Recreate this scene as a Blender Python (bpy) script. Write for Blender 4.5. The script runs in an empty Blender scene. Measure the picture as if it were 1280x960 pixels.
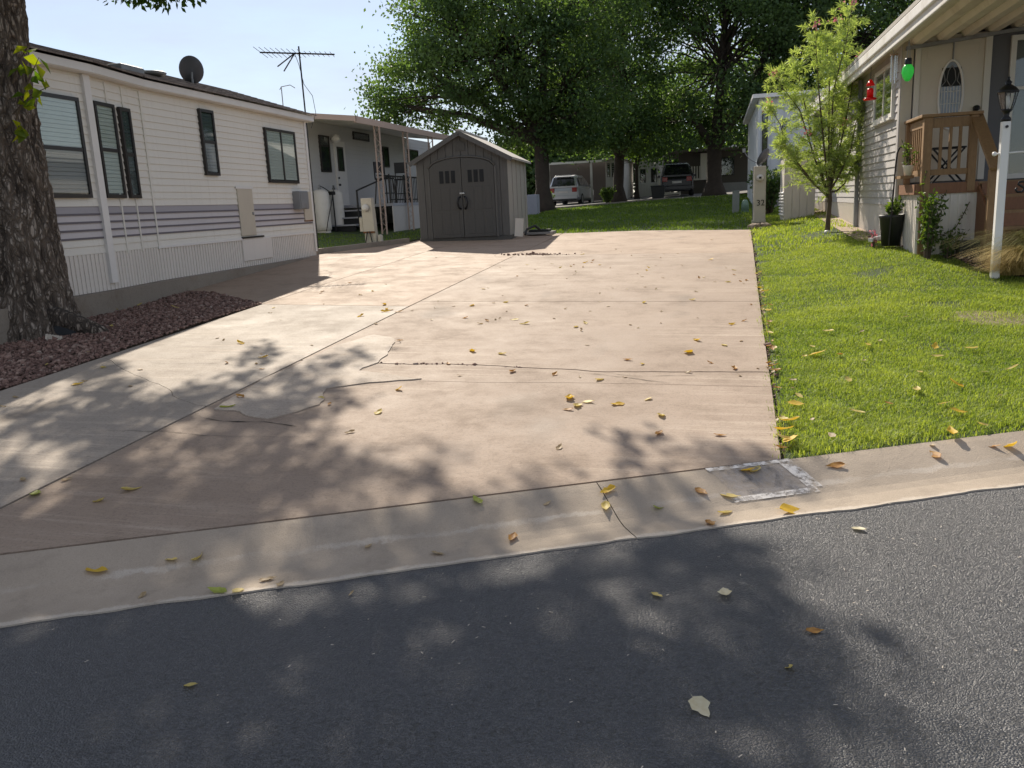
import bpy, bmesh, math, random
import numpy as np
from mathutils import Vector, Matrix, noise
R = math.radians
random.seed(7)
rng = np.random.default_rng(11)
scene = bpy.context.scene
col = scene.collection

# ------------------------------------------------------------------ camera
EYE = 1.6
PITCH, ROLL, YAW = math.atan(223/1044), R(2.76), R(14.0)
cam_d = bpy.data.cameras.new('camera')
cam = bpy.data.objects.new('camera', cam_d); col.objects.link(cam)
cam_d.sensor_width = 36; cam_d.lens = 36*1044/1280
cam_d.clip_start = .05; cam_d.clip_end = 1500
_f = Vector((-math.sin(YAW)*math.cos(PITCH), math.cos(YAW)*math.cos(PITCH), -math.sin(PITCH)))
_r = Vector((math.cos(YAW), math.sin(YAW), 0)); _u = _r.cross(_f)
_R = _r*math.cos(ROLL)-_u*math.sin(ROLL); _U = _u*math.cos(ROLL)+_r*math.sin(ROLL)
m = Matrix((_R, _U, -_f)).transposed().to_4x4(); m.translation = (0, 0, EYE)
cam.matrix_world = m
scene.camera = cam
def in_frame(p, mg=0):
    d = Vector(p)-Vector((0, 0, EYE)); z = d.dot(_f)
    if z <= .1: return False
    x = 640+1044*d.dot(_R)/z; y = 480-1044*d.dot(_U)/z
    return -mg < x < 1280+mg and -mg < y < 960+mg

# ------------------------------------------------------------------ world, sun, exposure
SUN_EL, SUN_AZ = R(36), R(26)          # sun ahead of the camera, left of the lot direction
w = bpy.data.worlds.new('World'); scene.world = w; w.use_nodes = True
wn = w.node_tree.nodes; wl = w.node_tree.links
sky = wn.new('ShaderNodeTexSky'); sky.sky_type = 'NISHITA'; sky.sun_disc = False
sky.sun_elevation = SUN_EL; sky.sun_rotation = -SUN_AZ
sky.air_density = 1.0; sky.dust_density = .15; sky.ozone_density = 2.5
bg = wn['Background']; bg.inputs['Strength'].default_value = .11
# thin veil of high cloud over the whole sky
_tc = wn.new('ShaderNodeTexCoord'); _mp = wn.new('ShaderNodeMapping'); _mp.inputs['Scale'].default_value = (1, 1, 4)
_nz = wn.new('ShaderNodeTexNoise'); _nz.inputs['Scale'].default_value = 2.2; _nz.inputs['Detail'].default_value = 7; _nz.inputs['Roughness'].default_value = .6
_rp = wn.new('ShaderNodeValToRGB'); _rp.color_ramp.elements[0].position = .3; _rp.color_ramp.elements[0].color = (.45, .45, .45, 1); _rp.color_ramp.elements[1].position = .75; _rp.color_ramp.elements[1].color = (.92, .92, .92, 1)
_mx = wn.new('ShaderNodeMix'); _mx.data_type = 'RGBA'; _mx.inputs[7].default_value = (4.0, 4.1, 4.6, 1)
wl.new(_tc.outputs['Generated'], _mp.inputs[0]); wl.new(_mp.outputs[0], _nz.inputs['Vector']); wl.new(_nz.outputs[0], _rp.inputs[0]); wl.new(_rp.outputs[0], _mx.inputs[0])
wl.new(sky.outputs['Color'], _mx.inputs[6]); wl.new(_mx.outputs[2], bg.inputs['Color'])
sd = bpy.data.lights.new('sun', 'SUN'); sd.energy = 4.9; sd.angle = R(.6); sd.color = (1, .9, .76)
so = bpy.data.objects.new('sun', sd); col.objects.link(so)
SUN = Vector((-math.sin(SUN_AZ)*math.cos(SUN_EL), math.cos(SUN_AZ)*math.cos(SUN_EL), math.sin(SUN_EL)))
so.rotation_euler = SUN.to_track_quat('Z', 'Y').to_euler(); so.location = (0, 0, 30)
vs = scene.view_settings
vs.view_transform = 'Standard'; vs.look = 'None'; vs.exposure = .58; vs.gamma = 1
scene.cycles.max_bounces = 6; scene.cycles.transparent_max_bounces = 10
scene.cycles.use_denoising = True

# ------------------------------------------------------------------ materials
def _sock(nt, v, s):
    if hasattr(v, 'is_output'): nt.links.new(v, s)
    else: s.default_value = v
class NT:
    def __init__(s, name):
        s.m = bpy.data.materials.new(name); s.m.use_nodes = True
        s.t = s.m.node_tree; s.p = s.t.nodes['Principled BSDF']; s.out = s.t.nodes['Material Output']
        s.co = s.t.nodes.new('ShaderNodeTexCoord').outputs['Object']
    def n(s, kind, ins=None, **kw):
        nd = s.t.nodes.new('ShaderNode'+kind)
        for k, v in kw.items(): setattr(nd, k, v)
        for k, v in (ins or {}).items(): _sock(s.t, v, nd.inputs[k])
        return nd
    def mapped(s, sc=(1, 1, 1), co=None):
        return s.n('Mapping', {'Vector': co or s.co, 'Scale': sc}).outputs[0]
    def noise(s, scale, detail=5, rough=.6, co=None):
        return s.n('TexNoise', {'Vector': co or s.co, 'Scale': scale, 'Detail': detail, 'Roughness': rough}).outputs[0]
    def voro(s, scale, feature='F1', co=None):
        return s.n('TexVoronoi', {'Vector': co or s.co, 'Scale': scale}, feature=feature).outputs[0]
    def ramp(s, f, pts):
        r = s.n('ValToRGB', {'Fac': f}); e = r.color_ramp.elements
        while len(e) > 1: e.remove(e[-1])
        for i, (p, c) in enumerate(pts):
            x = e[0] if i == 0 else e.new(p); x.position = p
            x.color = (*c, 1) if isinstance(c, tuple) else (c, c, c, 1)
        return r.outputs[0]
    def mix(s, f, a, b, mode='MIX'):
        nd = s.n('Mix', data_type='RGBA', blend_type=mode)
        _sock(s.t, f, nd.inputs[0])
        for v, k in ((a, 6), (b, 7)):
            if isinstance(v, tuple): v = (*v, 1)
            _sock(s.t, v, nd.inputs[k])
        return nd.outputs[2]
    def math(s, op, a, b=0., clamp=False):
        nd = s.n('Math', operation=op, use_clamp=clamp); _sock(s.t, a, nd.inputs[0]); _sock(s.t, b, nd.inputs[1]); return nd.outputs[0]
    def col(s, c):
        if isinstance(c, tuple): c = (*c, 1)
        _sock(s.t, c, s.p.inputs['Base Color'])
    def rough(s, r): _sock(s.t, r, s.p.inputs['Roughness'])
    def bump(s, h, dist=.01, st=1.):
        b = s.n('Bump', {'Height': h, 'Distance': dist, 'Strength': st}); s.t.links.new(b.outputs[0], s.p.inputs['Normal'])
def simple(name, c, rough=.6, var=.18, scale=6, bump=0, metal=0, bscale=40, dirt=None):
    k = NT(name); n = k.noise(scale, 6)
    lo = tuple(x*(1-var) for x in c); hi = tuple(min(1, x*(1+var)) for x in c)
    cc = k.mix(n, lo, hi)
    if dirt: cc = k.mix(k.ramp(k.noise(scale*.35, 8, .7), [(.5, 0.), (.75, .8)]), cc, dirt)
    k.col(cc); k.rough(rough); k.p.inputs['Metallic'].default_value = metal
    if bump: k.bump(k.noise(bscale, 4), bump)
    return k.m
def leafmat(name, c1, c2, trans=.45, tint=(1.5, 1.5, .45), rough=.55):
    k = NT(name)
    at = k.n('Attribute', attribute_name='v').outputs['Fac']
    cc = k.mix(at, c1, c2); k.col(cc); k.rough(rough); k.p.inputs['Specular IOR Level'].default_value = .3
    tr = k.n('BsdfTranslucent', {'Color': k.mix(1., cc, tint, 'MULTIPLY')})
    mx = k.n('MixShader', {0: trans, 1: k.p.outputs[0], 2: tr.outputs[0]})
    k.t.links.new(mx.outputs[0], k.out.inputs[0]); return k.m
def glassmat(name, tint=(.9, .95, .95), refl=.10):
    k = NT(name)
    g = k.n('BsdfGlossy', {'Color': (1, 1, 1, 1), 'Roughness': .03}); t = k.n('BsdfTransparent', {'Color': (*tint, 1)})
    fr = k.math('ADD', k.math('MULTIPLY', k.math('POWER', k.n('LayerWeight', {'Blend': .5}).outputs['Facing'], 4.), .75), .045+refl*.3, True)
    mx = k.n('MixShader', {0: fr, 1: t.outputs[0], 2: g.outputs[0]})
    k.t.links.new(mx.outputs[0], k.out.inputs[0]); return k.m

M = {}
def concrete(name, a, b, seed, stain=(.17, .122, .085), scuff=.6):
    k = NT(name)
    co = k.n('Mapping', {'Vector': k.co, 'Location': (seed*3.1, seed*1.7, 0)}).outputs[0]
    big = k.noise(.4, 4, .55, co); mid = k.noise(1.7, 9, .78, co); fine = k.noise(190, 2, .6, co); grit = k.noise(55, 5, .8, co)
    a, b = tuple(v*.79 for v in a), tuple(v*.79 for v in b)
    c = k.mix(k.ramp(big, [(.3, 0.), (.7, 1.)]), a, b)
    c = k.mix(k.math('MULTIPLY', k.ramp(mid, [(.5, 0.), (.64, 1.)]), .5), c, stain)
    # pale scuffs dragged along x, only in some zones
    st = k.noise(1.3, 9, .8, k.mapped((.35, 7, 1), co)); zone = k.ramp(k.noise(.33, 3, .5, co), [(.45, 0.), (.62, 1.)])
    c = k.mix(k.math('MULTIPLY', k.math('MULTIPLY', k.ramp(st, [(.5, 0.), (.66, 1.)]), zone), scuff), c, (.56, .46, .36))
    # broom lines and tyre arcs
    br = k.noise(1., 3, .6, k.mapped((1.2, 130, 1), co))
    c = k.mix(k.math('MULTIPLY', k.ramp(br, [(.45, 0.), (.65, 1.)]), .13), c, (.16, .115, .08))
    c = k.mix(k.math('MULTIPLY', k.ramp(grit, [(.36, 1.), (.5, 0.)]), .5), c, (.14, .102, .072))
    c = k.mix(k.math('MULTIPLY', k.ramp(fine, [(.55, 0.), (.75, 1.)]), .25), c, (.5, .42, .34))
    oil = k.ramp(k.noise(.8, 3, .5, k.mapped((1, .55, 1), co)), [(.64, 0.), (.72, .55)])
    c = k.mix(oil, c, (.15, .115, .085))
    pit = k.math('MULTIPLY', k.ramp(k.voro(13, co=co), [(.0, 1.), (.06, .0)]), k.ramp(k.noise(1.1, 3, .5, co), [(.5, 0.), (.6, .7)]))
    c = k.mix(pit, c, (.07, .05, .038))
    k.col(c); k.rough(k.ramp(mid, [(.3, .68), (.7, .9)]))
    k.bump(k.math('ADD', k.math('MULTIPLY', grit, .8), k.math('ADD', k.math('MULTIPLY', br, .35), k.math('MULTIPLY', mid, .8))), .006, .8)
    return k.m
M['slab_tan'] = concrete('concrete_tan', (.325, .238, .172), (.405, .303, .224), 1)
M['slab_tan2'] = concrete('concrete_tan_far', (.385, .272, .187), (.455, .33, .235), 2)
M['slab_grey'] = concrete('concrete_grey', (.365, .308, .25), (.44, .376, .308), 3, (.25, .21, .17))
M['slab_side'] = concrete('concrete_side', (.375, .268, .187), (.44, .325, .235), 4, scuff=.1)
M['patch'] = concrete('concrete_patch', (.42, .345, .275), (.49, .41, .33), 5, (.3, .24, .185))
M['kerbc'] = concrete('concrete_footing', (.30, .26, .21), (.38, .33, .27), 6, scuff=.1)
# kerb: object y is the distance from the kerb's back edge
k = NT('kerb_concrete')
y = k.n('SeparateXYZ', {0: k.co}).outputs['Y']
big = k.noise(1.1, 6, .65); mid = k.noise(5, 8, .7); fine = k.noise(150, 3)
c = k.mix(k.ramp(big, [(.3, 0.), (.7, 1.)]), (.30, .245, .185), (.39, .32, .245))
c = k.mix(k.math('MULTIPLY', k.ramp(mid, [(.5, 0.), (.75, 1.)]), .5), c, (.18, .145, .11))
yw = k.math('ADD', y, k.math('MULTIPLY', k.math('SUBTRACT', k.noise(6, 8, .8), .5), .16))
line = k.ramp(k.math('ABSOLUTE', k.math('ADD', yw, .262)), [(.0, 1.), (.012, .9), (.028, 0.)])
c = k.mix(k.math('MULTIPLY', line, k.ramp(k.noise(2.3, 5), [(.38, .03), (.62, .6)])), c, (.52, .46, .39))
lip = k.ramp(k.math('ADD', y, k.math('MULTIPLY', k.noise(7, 5), .05)), [(0., 1.), (.001, 1.)])
edge = k.ramp(k.math('MULTIPLY', yw, -1.), [(.552, 0.), (.575, .6)])
c = k.mix(edge, c, (.55, .49, .41))
c = k.mix(k.math('MULTIPLY', k.ramp(fine, [(.45, 0.), (.7, 1.)]), .25), c, (.12, .10, .085))
k.col(c); k.rough(.85); k.bump(k.math('ADD', fine, k.math('MULTIPLY', mid, 1.5)), .006, .7); M['kerb'] = k.m
# asphalt
k = NT('asphalt')
big = k.noise(.8, 5); vo = k.voro(150); ch = k.noise(52, 4, .6); ch2 = k.noise(170, 3, .7)
band = k.noise(1.2, 3, .5, k.mapped((.06, 1.5, 1)))
pits = k.ramp(ch, [(.34, 1.), (.44, 0.)])
c = k.mix(k.ramp(big, [(.3, 0.), (.7, 1.)]), (.022, .024, .030), (.042, .043, .047))
c = k.mix(k.ramp(k.n('SeparateColor', {0: k.n('TexVoronoi', {'Vector': k.co, 'Scale': 150.}).outputs['Color']}).outputs[0], [(.55, 0.), (1., 1.)]), c, (.075, .075, .077))
c = k.mix(k.math('MULTIPLY', pits, k.ramp(band, [(.4, .25), (.62, 1.)])), c, (.012, .012, .014))
sp = k.ramp(k.voro(26), [(.0, 1.), (.02, 1.), (.035, 0.)])
c = k.mix(k.math('MULTIPLY', sp, .25), c, (.3, .29, .27))
k.col(c); k.rough(k.ramp(ch2, [(.35, .34), (.7, .5)])); k.p.inputs['Specular IOR Level'].default_value = .85
k.bump(k.math('SUBTRACT', k.math('MULTIPLY', vo, -1.1), k.math('MULTIPLY', pits, .7)), .008, .9); M['asphalt'] = k.m
k = NT('soil'); n1 = k.noise(2, 8, .7); n2 = k.noise(40, 5, .7)
k.col(k.mix(n2, k.mix(n1, (.11, .085, .055), (.2, .15, .1)), (.07, .055, .04))); k.rough(.95); k.bump(n2, .02); M['soil'] = k.m
k = NT('turf'); n1 = k.noise(.9, 6, .6); n2 = k.noise(60, 5, .7); n3 = k.noise(4, 6, .7)
c = k.mix(k.ramp(n1, [(.35, 0.), (.65, 1.)]), (.055, .10, .02), (.10, .14, .03))
c = k.mix(k.math('MULTIPLY', k.ramp(n3, [(.55, 0.), (.72, 1.)]), .5), c, (.17, .14, .07))
k.col(k.mix(k.ramp(n2, [(.35, 0.), (.7, 1.)]), (.03, .05, .012), c)); k.rough(.95); k.bump(n2, .03); M['turf'] = k.m
k = NT('far_road'); k.col(k.mix(k.noise(3, 6), (.09, .085, .08), (.15, .14, .13))); k.rough(.9); M['far_road'] = k.m
k = NT('joint_dirt'); k.col(k.mix(k.noise(8, 6), (.025, .02, .014), (.07, .055, .035))); k.rough(1); M['joint'] = k.m
k = NT('bare_soil'); k.col(k.mix(k.noise(14, 8, .8), (.16, .12, .075), (.34, .27, .18))); k.rough(.95); k.bump(k.noise(60, 5), .02); M['bare'] = k.m
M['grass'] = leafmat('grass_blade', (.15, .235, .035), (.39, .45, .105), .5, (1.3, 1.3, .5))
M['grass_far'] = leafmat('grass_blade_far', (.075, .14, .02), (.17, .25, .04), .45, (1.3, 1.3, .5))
M['leaf_big'] = leafmat('leaf_dark_green', (.045, .09, .042), (.12, .185, .068), .5, (1.5, 1.55, .6))
M['leaf_sunlit'] = leafmat('leaf_sunlit_green', (.06, .12, .03), (.14, .22, .05), .5, (1.6, 1.6, .5))  # brighter leaf green: sunlight on the small tree is put into the colour
M['leaf_near'] = leafmat('leaf_near_tree', (.03, .075, .016), (.10, .15, .03), .4, (1.6, 1.6, .4))
M['leaf_sprig'] = leafmat('leaf_sprig', (.06, .13, .015), (.30, .33, .02), .55, (1.5, 1.45, .3))
M['leaf_willow'] = leafmat('leaf_willow', (.24, .33, .12), (.43, .51, .23), .55, (1.3, 1.3, .5))
M['leaf_shrub'] = leafmat('leaf_shrub', (.035, .075, .018), (.13, .19, .05), .4)
M['petal'] = leafmat('petal_pink', (.45, .12, .16), (.55, .25, .28), .4, (1.2, 1, 1))
M['straw'] = leafmat('straw_grass', (.44, .32, .12), (.66, .54, .26), .4, (1.1, 1.05, .7))
M['straw_green'] = leafmat('straw_green', (.10, .13, .03), (.30, .27, .09), .4, (1.1, 1.05, .7))
M['rock_red'] = None
k = NT('lava_rock'); at = k.n('Attribute', attribute_name='v').outputs['Fac']
c = k.ramp(at, [(0., (.10, .06, .047)), (.35, (.23, .13, .10)), (.7, (.35, .22, .17)), (.9, (.42, .30, .24)), (1., (.55, .47, .39))])
k.col(k.mix(k.math('MULTIPLY', k.noise(60, 4), .5), c, (.05, .028, .026))); k.rough(.9); k.bump(k.noise(120, 3), .006); M['rock_red'] = k.m
k = NT('bark_grey')
ridg = k.noise(7, 8, .72, k.mapped((1, 1, .16)))
c = k.ramp(ridg, [(.3, (.035, .025, .019)), (.5, (.125, .092, .066)), (.72, (.25, .195, .145))])
k.col(k.mix(k.math('MULTIPLY', k.noise(1.6, 5), .5), c, (.17, .13, .10))); k.rough(.95)
k.bump(k.math('ADD', ridg, k.math('MULTIPLY', k.noise(45, 5), .3)), .05, 1.); M['bark'] = k.m
k = NT('bark_furrowed'); at = k.n('Attribute', attribute_name='v').outputs['Fac']
dco = k.n('VectorMath', {0: k.mapped((1, 1, .34)), 1: k.n('VectorMath', {0: k.n('TexNoise', {'Vector': k.mapped((1, 1, .6)), 'Scale': 4., 'Detail': 4.}).outputs['Color'], 1: (.16, .16, .16)}, operation='MULTIPLY').outputs[0]}, operation='ADD').outputs[0]
ed = k.n('TexVoronoi', {'Vector': dco, 'Scale': 15.}, feature='DISTANCE_TO_EDGE').outputs[0]
ed2 = k.n('TexVoronoi', {'Vector': dco, 'Scale': 34.}, feature='DISTANCE_TO_EDGE').outputs[0]
pl_ = k.ramp(ed, [(.02, 0.), (.22, 1.)]); p2_ = k.ramp(ed2, [(.0, .35), (.14, 1.)])
hh_ = k.math('MULTIPLY', pl_, p2_)
c = k.ramp(k.math('ADD', k.math('MULTIPLY', hh_, .62), k.math('MULTIPLY', at, .3)), [(.1, (.03, .023, .017)), (.32, (.125, .096, .072)), (.58, (.25, .205, .163)), (.85, (.39, .335, .28))])
k.col(k.mix(k.math('MULTIPLY', k.noise(2.2, 5), .4), c, (.13, .10, .078))); k.rough(.95); k.bump(hh_, .035, 1.); M['bark_trunk'] = k.m
M['bark_dark'] = simple('bark_dark', (.055, .042, .032), .95, .5, 5, .03, bscale=18)
M['bark_thin'] = simple('bark_thin', (.10, .075, .05), .9, .4, 14, .004)
M['wood_white'] = simple('split_wood', (.5, .44, .36), .8, .25, 20)
def siding(name, c, streak=(.3, .26, .2), amt=.25):
    k = NT(name); n = k.noise(1.3, 6, .65); st = k.noise(2., 7, .7, k.mapped((9, 9, .35)))
    cc = k.mix(n, tuple(x*.92 for x in c), tuple(min(1, x*1.05) for x in c))
    k.col(k.mix(k.math('MULTIPLY', k.ramp(st, [(.55, 0.), (.78, 1.)]), amt), cc, streak))
    k.rough(.5); k.bump(k.noise(9, 4, .6, k.mapped((.4, .4, 6))), .002, .5); return k.m
M['side_cream'] = siding('siding_cream', (.73, .70, .63), (.42, .37, .29), .4)
M['side_lilac'] = siding('siding_lilac', (.55, .515, .52))
M['side_slate'] = siding('siding_slate', (.35, .33, .35))
M['lap_shadow_dark'] = simple('lap_shadow_dark', (.13, .12, .14), .5, .1)
M['skirt'] = siding('skirting_white', (.70, .655, .60), (.34, .28, .22), .35)
M['side_grey'] = siding('siding_grey', (.44, .42, .41), (.16, .14, .12), .4)
M['side_bgrey'] = siding('siding_pale_grey', (.56, .55, .54), amt=.15)
M['wall_slate'] = siding('wall_slate', (.115, .115, .125), (.08, .08, .08), .2)
M['trim'] = simple('trim_beige', (.52, .47, .38), .5, .08, 4)
M['trim_white'] = simple('trim_white', (.72, .70, .67), .45, .08, 4)
M['white'] = simple('white_paint', (.78, .77, .75), .4, .06, 5, dirt=(.5, .45, .38))
M['post_white'] = simple('post_white', (.8, .79, .78), .35, .05, 6)
M['frame_dark'] = simple('window_frame_bronze', (.022, .018, .016), .4, .2)
M['frame_white'] = simple('window_frame_white', (.7, .68, .63), .45, .06)
M['glass'] = glassmat('window_glass', (.92, .96, .95), .0)
M['glass_clear'] = glassmat('clear_glass', (.95, .96, .95), .1)
M['room'] = simple('dark_room', (.012, .014, .016), .8, .3)
M['blind'] = simple('blind_slat', (.55, .55, .52), .5, .06)
M['blind_lower'] = simple('blind_slat_screened', (.30, .28, .29), .6, .06)
M['screen'] = simple('insect_screen', (.06, .075, .08), .7, .1)
k = NT('shingle')
br = k.n('TexBrick', {'Vector': k.co, 'Color1': (.16, .13, .115, 1), 'Color2': (.30, .26, .235, 1), 'Mortar': (.04, .035, .03, 1), 'Scale': 1., 'Mortar Size': .004, 'Brick Width': .22, 'Row Height': .13})
k.col(k.mix(k.math('MULTIPLY', k.noise(14, 5), .5), br.outputs[0], (.12, .10, .09))); k.rough(.95); k.bump(k.noise(90, 3), .006); M['shingle'] = k.m
def wood(name, a, b):
    k = NT(name); g = k.noise(5, 8, .7, k.mapped((3, 3, 3))); st = k.noise(3, 8, .75, k.mapped((14, 14, 2)))
    k.col(k.mix(k.ramp(st, [(.3, 0.), (.7, 1.)]), a, k.mix(g, b, a))); k.rough(.6); k.bump(st, .003, .6); return k.m
M['wood'] = wood('stained_wood', (.20, .115, .05), (.38, .235, .11))
M['wood_red'] = wood('stained_wood_red', (.17, .075, .035), (.30, .145, .07))
M['metal_black'] = simple('black_metal', (.012, .012, .014), .4, .2, metal=.2)
M['metal_grey'] = simple('grey_metal', (.25, .26, .27), .5, .12, metal=.3, dirt=(.16, .13, .10))
M['meter_box'] = simple('meter_box_enamel', (.46, .43, .36), .5, .1, 5, dirt=(.30, .25, .18))
M['dial'] = simple('meter_dial', (.55, .53, .48), .3, .1)
M['rust'] = simple('rust', (.16, .065, .025), .9, .4, 10)
M['dish'] = simple('dish_grey', (.085, .09, .105), .5, .12)
M['tank'] = simple('tank_enamel', (.66, .64, .60), .4, .08, 3, dirt=(.40, .35, .28))
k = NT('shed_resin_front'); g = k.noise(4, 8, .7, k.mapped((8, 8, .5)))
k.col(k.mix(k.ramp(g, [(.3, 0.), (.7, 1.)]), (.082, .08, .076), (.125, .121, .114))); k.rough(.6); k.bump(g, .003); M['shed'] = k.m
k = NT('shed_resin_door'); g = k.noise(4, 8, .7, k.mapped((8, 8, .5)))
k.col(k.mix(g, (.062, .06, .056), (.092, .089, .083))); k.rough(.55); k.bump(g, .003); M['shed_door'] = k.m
M['shed_side_lit'] = simple('shed_resin_side_lit', (.33, .31, .275), .6, .1, 3)  # side walls lighter than the front; their sky light is put into the colour
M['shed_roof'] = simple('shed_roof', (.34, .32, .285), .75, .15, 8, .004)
M['awning'] = simple('awning_enamel', (.72, .67, .58), .5, .06, 3, dirt=(.45, .38, .3))
M['awning_pink'] = simple('awning_fascia', (.45, .34, .28), .5, .1, 3)
M['post_pink'] = simple('awning_post', (.42, .32, .27), .5, .12)
M['mortar_grey'] = simple('grey_block', (.28, .27, .255), .9, .15, 6)
M['stone'] = simple('stone_tan', (.27, .21, .155), .9, .3, 5, .01, bscale=20)
M['car_silver'] = simple('car_silver', (.46, .47, .49), .28, .04, metal=.35)
M['car_dark'] = simple('car_dark', (.018, .018, .022), .22, .1, metal=.2)
M['car_glass'] = simple('car_glass', (.012, .014, .017), .06, .1)
M['car_trim'] = simple('car_trim', (.025, .025, .027), .6, .1)
M['tyre'] = simple('tyre', (.014, .014, .015), .85, .1)
M['rim'] = simple('rim', (.4, .4, .42), .3, .1, metal=.7)
M['lamp_red'] = simple('tail_lamp', (.30, .015, .012), .2, .1)
M['plate'] = simple('number_plate', (.6, .58, .55), .4, .1)
M['pot_black'] = simple('pot_black', (.014, .016, .015), .5, .2)
M['pot_white'] = simple('pot_white', (.72, .68, .6), .5, .06)
M['util_green'] = simple('utility_green', (.19, .28, .20), .6, .12)
M['util_grey'] = simple('utility_grey', (.25, .265, .23), .8, .15)
M['bldg_pale'] = siding('siding_pale_blue', (.64, .665, .69), amt=.1)
M['bldg_white'] = siding('siding_white_far', (.72, .70, .66), amt=.1)
M['bldg_brown'] = siding('siding_brown_far', (.09, .075, .06), (.05, .04, .03), .2)
M['cab'] = siding('cabinet_beige', (.60, .55, .48), (.35, .3, .25), .25)
M['blue_grey'] = simple('planter_grey', (.35, .36, .4), .7, .08)
M['sock'] = simple('bulb_socket', (.008, .012, .016), .4, .2)
k = NT('bulb_green'); k.col((.10, .62, .17)); k.rough(.25); k.p.inputs['Transmission Weight'].default_value = 0.
tr = k.n('BsdfTranslucent', {'Color': (.25, .95, .35, 1)}); mx = k.n('MixShader', {0: .55, 1: k.p.outputs[0], 2: tr.outputs[0]}); k.t.links.new(mx.outputs[0], k.out.inputs[0]); M['bulb'] = k.m
k = NT('feeder_red'); k.col((.62, .02, .02)); k.rough(.2)
tr = k.n('BsdfTranslucent', {'Color': (.9, .06, .05, 1)}); mx = k.n('MixShader', {0: .45, 1: k.p.outputs[0], 2: tr.outputs[0]}); k.t.links.new(mx.outputs[0], k.out.inputs[0]); M['feeder'] = k.m
M['chrome'] = simple('chime_tube', (.6, .6, .6), .25, .05, metal=.8)
M['door'] = simple('door_beige', (.58, .53, .44), .45, .04, 2)
M['door_frame'] = simple('door_frame', (.64, .61, .54), .45, .05, 3)
M['mulch'] = simple('bark_mulch_ground', (.06, .038, .028), .95, .5, 30, .02)
M['chip'] = M['rock_red']
# worn paint on the kerb
def worn(name, c, lo, hi, sc):
    k = NT(name); k.col(c); k.rough(.85)
    f = k.ramp(k.noise(sc, 8, .75), [(lo, 0.), (hi, 1.)])
    t = k.n('BsdfTransparent'); mx = k.n('MixShader', {0: f, 1: t.outputs[0], 2: k.p.outputs[0]}); k.t.links.new(mx.outputs[0], k.out.inputs[0]); return k.m
M['paint_white'] = worn('worn_white_paint', (.66, .62, .57), .4, .56, 16)
M['paint_grey'] = worn('faint_grey_wash', (.36, .33, .31), .38, .75, 9)
M['paint_black'] = worn('worn_black_paint', (.11, .11, .12), .42, .8, 14)

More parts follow.
